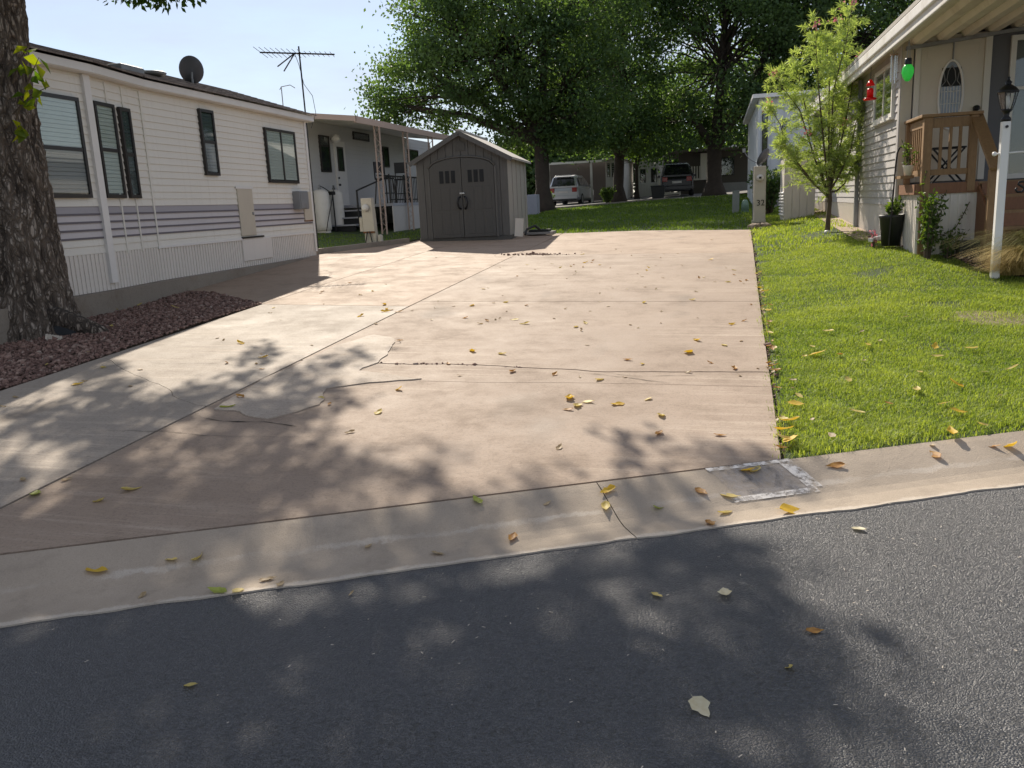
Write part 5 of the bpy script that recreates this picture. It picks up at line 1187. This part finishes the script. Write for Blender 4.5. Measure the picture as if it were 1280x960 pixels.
vis = [Vector((-7.9, 10.7, 4.75)), Vector((-8.1, 10.8, 4.8)), Vector((-7.6, 10.5, 4.66)), Vector((-7.05, 10.4, 4.45)), Vector((-6.7, 10.5, 4.5)), Vector((-7.3, 10.5, 4.55)), Vector((-7.75, 10.6, 4.62)), Vector((-7.5, 10.5, 4.58)), Vector((-7.2, 10.5, 4.50)), Vector((-6.95, 10.5, 4.55)), Vector((-7.35, 10.6, 4.70)), Vector((-6.8, 10.6, 4.6))]
lm = MB(); fk = Vector((-7.85, 8.0, 4.5))
mains = [Vector(q) for q in ((-5.6, 9.2, 6.6), (-3.6, 10.6, 7.2), (-6.6, 12.2, 7.6), (-9.6, 10.2, 7.4), (-4.6, 6.6, 7.2), (-8.6, 6.2, 7.6), (-5.0, 12.8, 7.6), (-7.2, 9.0, 9.2))]
for q in mains: limb(lm, [fk-TB-Vector((0, 0, .5)), fk.lerp(q, .45)+Vector((0, 0, .7))-TB, q-TB], .26, .06, 10)
for p in cl[::5]:
    q = min(mains, key=lambda m_: (m_-p).length); s_ = fk.lerp(q, random.uniform(.55, 1))
    limb(lm, [s_-TB, s_.lerp(p, .5)+Vector((0, 0, .25))-TB, p-TB], .035, .008, 5)
for p in vis: lm.path([Vector((-7.4, 10.4, 5.3))-TB, Vector((-7.3, 10.4, 4.95))-TB, p-TB], [.02, .012, .004], 5)
lm.build('limbs', 'bark', nt, smooth=True)
allc = np.array([tuple(p-TB) for p in cl]); cnt = rng.poisson(38, len(cl)); P = np.repeat(allc, cnt, 0)+rng.normal(size=(cnt.sum(), 3))*np.array([.12, .12, .09])
V1, F1, a1 = leaves(P, .13, .095, up=np.array([0, 0, -.7]))
vc = np.array([tuple(p-TB) for p in vis]); P = np.repeat(vc, 34, 0)+rng.normal(size=(34*len(vis), 3))*np.array([.15, .12, .06])
V2, F2, a2 = leaves(P, .10, .05, up=np.array([0, 0, -1.2]))
npmesh('crown', np.concatenate([V1, V2]), np.concatenate([F1, F2+len(V1)]), 'leaf_near', nt, attr=np.concatenate([a1, a2*.3]))
sg = MB(); P = []
for a, b in (((-7.25, 7.8, 2.7), (-6.72, 7.68, 3.3)), ((-7.25, 7.8, 2.8), (-6.66, 7.7, 3.02)), ((-7.25, 7.8, 2.6), (-7.0, 7.62, 2.62)), ((-7.2, 7.8, 3.1), (-6.85, 7.7, 3.42))):
    a, b = Vector(a)-TB, Vector(b)-TB; sg.path([a, a.lerp(b, .5)+Vector((0, 0, .05)), b], [.01, .007, .003], 5)
    for f in np.linspace(.35, 1, 8): P.append(tuple(a.lerp(b, f)))
sgo = sg.build('sprig', 'bark_thin', nt)
V, F, a = leaves(np.array(P), .15, .10, up=np.array([0, -.3, -.9])); npmesh('sprig_leaves', V, F, 'leaf_sprig', sgo, attr=a)

# ------------------------------------------------------------------ shrubs and clump grass by the deck
def shrub(name, label, base, stems, h, spread, nl, ll, lw, mat, cat='shrub', lean=(0, 0)):
    t = thing(name, base, label, cat); sm = MB(); P = []
    for _ in range(stems):
        a = random.uniform(0, 6.28); r = random.uniform(.1, 1)*spread; e = Vector((lean[0]+r*math.cos(a), lean[1]+r*math.sin(a), h*random.uniform(.55, 1.1)))
        c = [Vector((r*.2*math.cos(a), r*.2*math.sin(a), -.05)), e*.5+Vector((0, 0, .08*h)), e]; sm.path(c, [.008, .006, .002], 5)
        for _ in range(nl):
            f = random.uniform(.2, 1)*2; i = min(1, int(f)); p = c[i].lerp(c[i+1], f-i); P.append((p.x+random.gauss(0, .03), p.y+random.gauss(0, .03), p.z+random.gauss(0, .03)))
    sm.build('stem', 'bark_thin', t); V, F, a = leaves(np.array(P), ll, lw, up=np.array([0, 0, .2])); npmesh('foliage', V, F, mat, t, attr=a); return t
gz = lambda x, y: Gf(x, y)
shrub('leafy_shrub', 'upright leafy shrub climbing the deck corner post', (2.80, 12.55, gz(2.8, 12.55)), 16, .85, .2, 40, .075, .035, 'leaf_shrub')
shrub('leafy_shrub', 'low dark shrub growing out of the large black pot', (2.56, 13.68, 1.12), 8, .28, .16, 22, .09, .05, 'leaf_shrub')
shrub('leafy_shrub', 'low wispy plant on the mulch against the white deck skirting', (3.08, 12.6, gz(3.08, 12.6)), 12, .36, .26, 26, .06, .03, 'leaf_shrub')
shrub('potted_plant', 'small plant with pink stems in the white flower pot', (2.66, 13.25, 1.86), 7, .34, .14, 14, .06, .025, 'leaf_shrub', 'plant')
shrub('red_flower', 'small red flowering plant left of the large black pot', (2.36, 13.95, gz(2.36, 13.95)), 5, .3, .08, 8, .05, .03, 'petal', 'plant')
vn = thing('climbing_vine', (2.8, 12.82, .8), 'thin dark vine trailing across the white deck skirting', 'vine')
for c in ([(0, 0, .3), (.1, -.02, .15), (.25, -.03, .12), (.4, -.03, .2), (.5, -.02, .4), (.56, -.02, .55)], [(0, 0, .3), (.08, -.03, .5), (.2, -.03, .6), (.26, -.03, .7)], [(-.05, -.02, .0), (.0, -.04, .4), (-.04, -.04, .8), (.0, -.04, 1.0)]):
    st_ = MB().path(c, .006, 5).build('stem', 'bark_thin', vn)
    P = np.array([Vector(a).lerp(Vector(b), f) for a, b in zip(c, c[1:]) for f in np.linspace(0, 1, 7)]); V, F, a = leaves(P, .05, .035); npmesh('foliage', V, F, 'leaf_shrub', st_, attr=a)
def clump(label, base, n, L, mat, lean):
    t = thing('ornamental_grass', base, label, 'grass clump', group='straw grass clumps by the lamp post')
    a = rng.uniform(0, 2*np.pi, n); sp_ = rng.uniform(.25, 1, n)[:, None]; d = np.stack([np.cos(a), np.sin(a), 0*a], 1)*sp_+np.array([lean[0], lean[1], 0])
    P0_ = np.stack([rng.normal(0, .05, n), rng.normal(0, .05, n), 0*a-.02], 1); s_ = unit(np.stack([-d[:, 1], d[:, 0], 0*a], 1))*.004; LL = L*rng.uniform(.6, 1.15, (n, 1))
    rows = []
    for f in np.linspace(0, 1, 7):
        c = P0_+d*LL*(.15*f+.75*f*f)+np.array([[0, 0, 1.]])*LL*(1.35*f-1.02*f**2.1); c[:, 2] = np.maximum(c[:, 2], .02); w_ = (1-.8*f); rows += [c-s_*w_, c+s_*w_]
    V = np.stack(rows, 1).reshape(-1, 3); i = np.arange(n)[:, None]*14
    F = np.concatenate([i+np.array([[2*q, 2*q+1, 2*q+3, 2*q+2]]) for q in range(6)], 0)
    npmesh('blades', V, F, mat, t, attr=np.repeat(rng.random(n), 14))
clump('straw coloured grass clump spilling over the mulch behind the lamp post', (3.66, 11.35, gz(3.66, 11.35)), 1600, .75, 'straw', (-.25, -.3))
clump('greenish straw grass clump below the reddish stairs', (3.88, 11.5, gz(3.88, 11.5)), 1500, 1.1, 'straw_green', (-.2, -.1))
clump('flattened pale straw grass clump at the foot of the lamp post', (3.46, 11.25, gz(3.46, 11.25)), 600, .38, 'straw', (-.5, -.3))
for (x, y, lb) in ((-8.7, 44.2, 'low leafy bush by the rear of the silver car'), (-5.5, 44.5, 'dark low bush at the foot of the leaning trunk'), (1.7, 33, 'dark bush at the base of the pale blue home'), (1.5, 26.5, 'dark bush behind the post with the satellite dish')):
    b = (x, y, gz(x, y)); big = x > 1; shrub('bush', lb, b, 40 if not big else 60, .7 if not big else 1.2, .45 if not big else .6, 40, .12, .07, 'leaf_shrub' if not big else 'leaf_big', 'bush')

# ------------------------------------------------------------------ far homes and parked cars
FH = thing('carport_home', (-9.1, 50, 1.5), 'white sided home with a white carport roof behind the silver car', 'house')
MB().box(2.62, 3.6, 2.02, 9, -.2, 2.5).build('wall', 'bldg_white', FH); boards(FH, Fr((2.6, 2.0, 0), (1, 0, 0), (0, -1, 0)), 1.05, .15, 2.45, .13, lambda v: 'bldg_white', .015); boards(FH, Fr((2.6, 9, 0), (0, -1, 0), (-1, 0, 0)), 7, .15, 2.45, .13, lambda v: 'bldg_white', .015)
for u in (.1, .38): window(FH, Fr((2.6, 2.0, 0), (1, 0, 0), (0, -1, 0)), u, u+.16, 1.5, 2.3, blinds=None, fw=.02)
MB().hexa([(-.6, -.5, 2.3), (2.7, -.5, 2.3), (2.7, 6, 2.6), (-.6, 6, 2.6), (-.6, -.5, 2.42), (2.7, -.5, 2.42), (2.7, 6, 2.72), (-.6, 6, 2.72)]).build('carport_roof', 'white', FH)
MB().box(2.0, 2.12, -.4, -.28, -.2, 2.3).build('carport_post', 'trim_white', FH); MB().box(-.5, -.38, -.4, -.28, -.2, 2.3).build('carport_post', 'trim_white', FH)
MB().box(-2.5, 2.6, 6.5, 6.7, -.2, 2.6).build('back_wall', 'bldg_brown', FH); MB().box(2.5, 3.75, 1.8, 9.2, 2.5, 2.62).build('roof', 'shed_roof', FH)
MB().box(2.35, 2.55, 1.7, 1.95, -.1, .6).build('utility_cabinet', 'cab', FH)
WP = thing('white_porch_home', (-5.2, 57, 1.72), 'small white home with a railed porch seen right of the leaning trunk', 'house')
MB().box(0, 1.9, .0, 6, -.2, 2.4).build('wall', 'bldg_white', WP); fw_ = Fr((0, 0, 0), (1, 0, 0), (0, -1, 0))
for u in (.35, 1.05): window(WP, fw_, u, u+.35, .9, 1.8, blinds=None, fw=.03)
for i in range(9): MB().box(.1+i*.2, .13+i*.2, -.5, -.47, .25, .85).build('baluster', 'trim_white', WP)
MB().box(.05, 1.8, -.52, -.46, .85, .91).build('porch_rail', 'trim_white', WP); MB().box(-.2, 2.1, -.6, 6.2, 2.4, 2.55).build('roof', 'white', WP); MB().box(1.6, 1.85, -.65, -.55, -.2, 2.4).build('porch_post', 'trim_white', WP)
BH = thing('brown_porch_home', (-3.5, 54, 1.7), 'dark brown home with a wooden porch behind the dark van', 'house')
MB().box(1.2, 5.5, 1.5, 8, -.2, 2.6).build('wall', 'bldg_brown', BH)
for i in range(5): MB().box(.0, 1.3, .98, 1.02, -.1+i*.2, .04+i*.2).build('fence_slat', 'cab', BH)
for x in (0, 1.28): MB().box(x-.05, x+.05, .9, 1.1, -.2, 1.05).build('fence_post', 'cab', BH)
MB().box(1.3, 3.0, 1.0, 1.1, .9, 1.0).build('porch_rail', 'cab', BH)
for i in range(10): MB().box(1.35+i*.16, 1.42+i*.16, 1.02, 1.06, 1.0, 1.75).build('porch_picket', 'cab', BH)
MB().box(2.55, 3.0, .9, 1.1, .9, 2.5).build('porch_post', 'cab', BH); MB().box(3.2, 5.4, .9, 1.0, -.1, .65).build('porch_skirting', 'mortar_grey', BH); MB().box(-.2, 5.8, .6, 8.2, 2.6, 2.75).build('roof', 'bldg_brown', BH)
window(BH, Fr((1.2, 1.5, 0), (1, 0, 0), (0, -1, 0)), 2.3, 3.4, 1.1, 2.2, blinds=None)
WR = thing('white_end_home', (1.0, 62, 1.85), 'white home end standing behind the thick trunked tree', 'house')
MB().box(0, .9, 0, 6, -.2, 3).build('wall', 'bldg_white', WR); MB().box(.95, 3.2, .4, 6, -.2, 2.6).build('side_wall', 'cab', WR); MB().box(-.1, 3.3, -.1, 6.1, 3.0, 3.12).build('roof', 'white', WR); boards(WR, Fr((0, -.02, 0), (1, 0, 0), (0, -1, 0)), .9, .2, 2.9, .15, lambda v: 'bldg_white', .015)
pl = MB().box(-.35, .35, -.3, .3, -.1, .75).build('grey_planter', 'blue_grey', bevel=.02); pl.location = (-7.2, 33.2, gz(-7.2, 33.2)); tag(pl, 'plain blue grey box standing on the lawn behind the shed', 'box')
bn = thing('trash_bin', (-3.0, 46.2, gz(-3.0, 46.2)), 'dark low bin on the far kerb between the two cars', 'bin')
MB().hexa([(-.3, -.25, 0), (.3, -.25, 0), (.3, .25, 0), (-.3, .25, 0), (-.36, -.3, .62), (.36, -.3, .62), (.36, .3, .62), (-.36, .3, .62)]).build('bin_body', 'pot_black', bn, bevel=.02); MB().box(-.38, .38, -.32, .32, .62, .68).build('bin_lid', 'pot_black', bn, bevel=.02)
def car(name, label, loc, rz, paint, L=4.5, Wd=.9, Hh=1.68):
    t = thing(name, loc, label, 'car', rz); k = Hh/1.68
    def sec(y, zb, zs, hw): return [(-hw*.92, y, zb), (-hw, y, zb+.12), (-hw, y, zs-.12), (-hw*.93, y, zs), (hw*.93, y, zs), (hw, y, zs-.12), (hw, y, zb+.12), (hw*.92, y, zb)]
    def skin(ss_):
        mb = MB(); n = 8; vv = [p for s_ in ss_ for p in s_]
        ff = [(i*n+j, i*n+(j+1) % n, (i+1)*n+(j+1) % n, (i+1)*n+j) for i in range(len(ss_)-1) for j in range(n)]+[tuple(range(n-1, -1, -1)), tuple(range((len(ss_)-1)*n, len(ss_)*n))]
        return mb.add(vv, ff)
    h = L/2
    body = skin([sec(-h, .42, .86*k, Wd*.9), sec(-h+.1, .3, 1.0*k, Wd*.98), sec(-h+.5, .26, 1.02*k, Wd), sec(h-1.5, .26, 1.0*k, Wd), sec(h-.4, .28, .94*k, Wd*.97), sec(h-.05, .36, .78*k, Wd*.86)]).build('body', paint, t, smooth=False, bevel=.05)
    def sec2(y, zr, hw): return [(-Wd*.95, y, .98*k), (-Wd*.93, y, 1.05*k), (-hw, y, zr-.1), (-hw*.86, y, zr), (hw*.86, y, zr), (hw, y, zr-.1), (Wd*.93, y, 1.05*k), (Wd*.95, y, .98*k)]
    skin([sec2(-h+.06, 1.12*k, Wd*.9), sec2(-h+.32, Hh-.06, Wd*.74), sec2(-h+.7, Hh, Wd*.76), sec2(h-2.2, Hh-.02, Wd*.76), sec2(h-1.35, 1.06*k, Wd*.9)]).build('cabin', paint, t, bevel=.03)
    MB().add([(-Wd*.76, -h+.03, 1.08*k), (Wd*.76, -h+.03, 1.08*k), (Wd*.64, -h+.25, Hh-.13), (-Wd*.64, -h+.25, Hh-.13)], [(0, 1, 2, 3)]).build('rear_window', 'car_glass', t)
    for s_ in (-1, 1):
        x0, x1 = s_*(Wd*.945+.012), s_*(Wd*.79+.012)
        for (ya, yb, yc, yd) in ((-h+.45, -h+1.2, -h+1.2, -h+.62), (-h+1.26, -h+2.15, -h+2.15, -h+1.26), (-h+2.22, h-1.6, h-2.1, -h+2.22)):
            MB().add([(x0, ya, 1.08*k), (x0, yb, 1.08*k), (x1, yc, Hh-.15), (x1, yd, Hh-.15)], [(0, 1, 2, 3)]).build('side_window', 'car_glass', t)
        MB().box(s_*Wd*.72-.14, s_*Wd*.72+.14, -h-.02, -h+.12, .74*k, .98*k).build('tail_light', 'lamp_red', t, bevel=.02)
        for yy in (-h+.85, h-.9):
            wh = MB().lathe([(.2, -.1), (.33, -.1), (.34, -.05), (.34, .08), (.31, .11), (.2, .11)], (s_*(Wd-.1), yy, .33), 22, (s_, 0, 0)).build('wheel', 'tyre', t, smooth=True)
            MB().lathe([(0, .08), (.06, .1), (.2, .07), (.21, .11), (0, .115)], (s_*(Wd-.1), yy, .33), 14, (s_, 0, 0)).build('rim', 'rim', wh)
        MB().box(s_*(Wd+.1)-.1, s_*(Wd+.1)+.08, h-1.75, h-1.6, 1.02*k, 1.16*k).build('mirror', paint, t, bevel=.03)
    MB().box(-Wd*.92, Wd*.92, -h-.06, -h+.1, .34, .58).build('bumper', paint, t, bevel=.04); MB().box(-Wd*.8, Wd*.8, -h-.065, -h+.05, .3, .38).build('bumper_trim', 'car_trim', t)
    MB().box(-.26, .26, -h-.035, -h-.0, .7, .82).build('number_plate', 'plate', t)
    MB().box(-Wd*.5, Wd*.5, -h+.05, -h+.3, Hh-.04, Hh+.0).build('spoiler', paint, t, bevel=.01)
    return t
car('silver_suv', 'silver sport utility car parked under the white carport, rear to the lawn', (-8.2, 49.8, 1.44), R(-4), 'car_silver')
car('dark_van', 'dark van parked under the trees before the brown home', (-2.25, 51.2, 1.68), R(3), 'car_dark', 4.7, .92, 1.8)

# ------------------------------------------------------------------ fallen leaves
LEAVES = "dy,-2.02,8.8 dy,-1.43,8.65 dy,-1.91,7.34 dt,-2.72,10.15 dY,-0.23,7.53 db,0.15,6.97 dY,-1.05,5.95 dy,-0.9,5.86 dy,-0.96,5.75 dY,-0.68,5.82 dy,-0.36,5.59 db,-0.35,5.19 db,0.03,5.21 dy,-2.35,5.43 dt,-2.37,4.97 dy,-0.9,6.5 dt,-0.71,6.6 dt,-0.22,6.8 dt,-0.88,8.81 dy,0.08,7.85 dy,-0.28,10.42 dt,-0.25,11.06 dt,-0.77,11.27 dy,-0.17,12.4 dt,-1.06,12.52 dt,-1.25,9.94 db,-2.26,9.98 dt,-2.52,8.78 dt,-3.15,8.99 db,-3.73,9.49 db,-3.89,9.6 dt,-3.72,8.72 dt,-5.19,15.32 dt,-3.97,13.08 dy,0.16,11.91 dt,0.19,6.73 db,0.46,7.71 db,0.45,6.97 dy,-5.52,6.5 dt,-5.1,6.47 dt,-3.22,3.84 dy,-3.26,3.66 dy,-3.19,3.83 dg,-3.71,3.7 dt,-3.69,3.92 dt,-3.96,3.88 db,-3.62,5.7 dg,-3.56,5.42 dt,-4.1,6.78 dt,-3.94,7.58 dt,-2.07,6.52 dt,-0.93,4.85 db,-1.66,6.7 db,-2.3,6.93 dt,-2.72,14.17 dt,-1.88,16.38 dt,-0.91,15.46 dt,-0.08,18.05 dt,-2.14,13.1 dt,-3.13,11.43 kY,-2.76,3.02 ky,-2.48,3.17 ky,-2.36,3.21 kg,-2.11,2.97 ky,-2.02,2.98 kt,-2.43,2.89 kt,-1.86,3.07 kt,-1.51,3.04 kt,-1.27,3.49 kg,-1.21,3.98 kb,-0.96,3.71 kt,-0.85,4.05 kY,-0.56,4.24 ky,-0.55,4.09 kg,-0.29,4.15 kb,-0.07,4.36 ky,0.05,4.18 ky,0.22,4.65 kY,0.16,4.63 ky,0.08,4.36 kY,0.38,4.24 kb,0.66,4.81 kt,1.25,5.19 kb,1.24,5.08 kb,1.6,5.27 kY,1.69,5.29 kb,-0.02,4 kp,0.67,4.02 ky,-0.23,3.2 kp,0.04,3.25 kb,0.36,2.99 ky,0.25,2.72 kp,-0.04,2.43 ky,-1.78,2.29 kt,-1.62,3.49 kt,-1.95,3.12 lY,0.42,5.29 lY,0.44,5.09 lb,0.38,5.02 ly,0.83,7.69 lY,0.85,7.44 ly,0.73,7.32 ly,1.04,8.36 lb,1.02,7.39 ly,1.3,7.74 lt,1.34,8.32 lt,1.18,7.19 ly,1.4,6.33 lY,1.83,7.71 ly,1.77,7.36 lY,1.7,6.52 lY,1.54,5.81 lY,1.39,5.35 ly,1.61,5.53 ly,1.53,6.84 ly,1.5,5.99 lt,0.69,5.21 ly,0.58,6.08 lY,0.54,5.88 lb,0.47,6.81 lb,0.49,7.61 ly,0.51,8.31 lb,1.14,5.95 ly,2.22,7.02 lt,1.43,7.92 lt,1.99,6.88 lt,1.82,8.91 ly,2.1,7.65 ly,0.97,6.56 lt,0.61,5.52 lt,1.91,6.23 lt,0.57,6.52 ly,0.91,5.73"
def leaf_mesh(seed, wd):
    r_ = random.Random(seed); n = 9; V = []; curl = r_.uniform(.25, .9); tw = r_.uniform(-.5, .5)
    for i in range(n):
        f = i/(n-1); w_ = wd*(math.sin(math.pi*min(1, f*1.02)**.75)*.5+.01)*(1+.5*noise.noise((f*4, seed*1.7, 2.))); zc = .28*curl*(2*f-1)**2-.02
        for s_ in (-1, -.5, 0, .5, 1):
            x = f-.5; yv = s_*w_*(1+.35*noise.noise((f*5+9, s_*2+seed, 5.))); z = zc+curl*.9*abs(s_)**1.6*w_+tw*s_*w_*(f-.5)+.03*math.sin(9*f+3*s_+seed)
            V.append((x, yv*(1-.25*curl*abs(s_)), z))
    F = [(i*5+j, i*5+j+1, (i+1)*5+j+1, (i+1)*5+j) for i in range(n-1) for j in range(4)]
    V += [(-.5, -.012, .0), (-.5, .012, .0), (-.72, 0, .03)]; F.append((45, 46, 47))
    zm = min(v[2] for v in V); V = [(a, b, (c-zm)*.5) for a, b, c in V]
    me = bpy.data.meshes.new('fallen_leaf'); me.from_pydata(V, [], F); me.polygons.foreach_set('use_smooth', [True]*len(F)); return me
def fleaf(name, c1, c2):
    k = NT(name); n = k.noise(4, 5); cc = k.mix(k.ramp(n, [(.35, 0.), (.7, 1.)]), c1, c2); k.col(cc); k.rough(.6)
    tr = k.n('BsdfTranslucent', {'Color': cc}); mx = k.n('MixShader', {0: .35, 1: k.p.outputs[0], 2: tr.outputs[0]}); k.t.links.new(mx.outputs[0], k.out.inputs[0]); return k.m
LC = {'Y': ('fallen_leaf', 'bright yellow', (.62, .38, .02), (.72, .50, .06), .12), 'y': ('fallen_leaf', 'pale yellow', (.55, .42, .10), (.66, .54, .2), .095), 'b': ('fallen_leaf', 'curled orange brown', (.30, .13, .03), (.48, .26, .05), .085),
      't': ('fallen_leaf', 'tiny dry tan', (.34, .24, .12), (.46, .36, .22), .058), 'g': ('fallen_leaf', 'yellowish green', (.30, .34, .05), (.42, .46, .10), .1), 'p': ('fallen_leaf', 'pale cream', (.62, .54, .33), (.72, .66, .47), .115)}
LMESH = {}
for c, (nm, ds_, c1, c2, sz) in LC.items():
    mt = fleaf('leaf_'+ds_.replace(' ', '_'), c1, c2); LMESH[c] = []
    for s_ in range(4):
        me = leaf_mesh(s_*7+ord(c), .55 if c != 'p' else .75); me.materials.append(mt); LMESH[c].append(me)
def drop(c, x, y, where, z, sc=1.):
    nm, ds_, _, _, sz = LC[c]; o = link(bpy.data.objects.new('fallen_leaf', random.choice(LMESH[c]))); s_ = sz*sc*random.uniform(.8, 1.25)
    o.location = (x, y, z+.004); o.scale = (s_, s_, s_); o.rotation_euler = (random.gauss(0, .2), random.gauss(0, .2), random.uniform(0, 6.28))
    tag(o, ds_+' leaf lying '+where, 'leaf', ds_+' leaves '+where)
def ground_at(x, y):
    n = nco(x, y)
    if n < -.585: return 'on the asphalt road', .006+.018*float(ss((-n-.6)/4.))
    if n < 0: return 'on the concrete kerb', zk(n)
    if x > edge_x(y)+.02: return 'in the lawn grass', Gf(x, y)+.028
    return 'on the concrete driveway', plane(x, y)
for it in LEAVES.split():
    c, x, y = it.split(','); x, y = float(x), float(y); wh, z = ground_at(x, y); drop(c[1], x, y, wh, z, .66 if 'asph' in wh else 1.1)
rl_ = random.Random(5)
for i in range(170):
    if i < 92: x, y = rl_.uniform(-3.6, .5), rl_.uniform(5.2, 16)
    elif i < 140: x = edge_x(0)+rl_.uniform(.05, .4); y = rl_.uniform(5.0, 14); x = edge_x(y)+abs(rl_.gauss(.02, .05))
    else: x, y = rl_.uniform(-5.6, -3.8), rl_.uniform(4, 12)
    wh, z = ground_at(x, y); drop(rl_.choice('tttbyY'), x, y, wh, z, .85)
for i in range(14):
    x, y = rl_.uniform(-8, -6), rl_.uniform(6.3, 10); drop(rl_.choice('ytt'), x, y, 'on the red lava rock', float(bedz(np.float64(x), np.float64(y)))+.03)
# twigs and grit on the asphalt and kerb
n = 260; tt = rng.uniform(-4, 2.6, n); nn2 = rng.uniform(-3.6, -.6, n); wx = tt*TX+nn2*NX; wy = PY+tt*TY+nn2*NY
P = np.stack([wx, wy, .012+.018*ss((-nn2-.6)/4.)], 1); d = rng.normal(size=(n, 3))*np.array([1, 1, .15]); d = unit(d)*rng.uniform(.002, .009, (n, 1)); s_ = unit(np.cross(d, [0, 0, 1]))*.0018
V = np.stack([P-d-s_, P+d-s_, P+d+s_, P-d+s_], 1).reshape(-1, 3); F = np.arange(4*n).reshape(-1, 4)
tag(npmesh('road_grit', V, F, 'wood_white', kind='stuff'), 'tiny pale twigs and grit scattered over the asphalt', 'litter')
# dirt stain heap at the joint
n = 160; x = rng.normal(-3.3, .28, n); y = rng.normal(15.66, .07, n); pebbles(x, y, lambda a, b: G(a, b)-.008, .016, 'leaf_litter', 'small heap of brown leaf litter on the far driveway joint', 'chip', 'litter')
n = 260; y = rng.uniform(4.95, 20, n); x = edge_x(y)+.012+np.abs(rng.normal(0, .02, n)); pebbles(x, y, lambda a, b: G(a, b)-.02, .014, 'edge_litter', 'dry leaf crumbs along the driveway and lawn edge', 'chip', 'litter')
x = rng.uniform(-3.0, -1.6, 70); y = np.interp(x, [p[0] for p in CR1], [p[1] for p in CR1])+rng.normal(0, .012, 70); pebbles(x, y, lambda a, b: G(a, b)-.012, .011, 'crack_litter', 'brown crumbs caught in the long driveway crack', 'chip', 'litter')
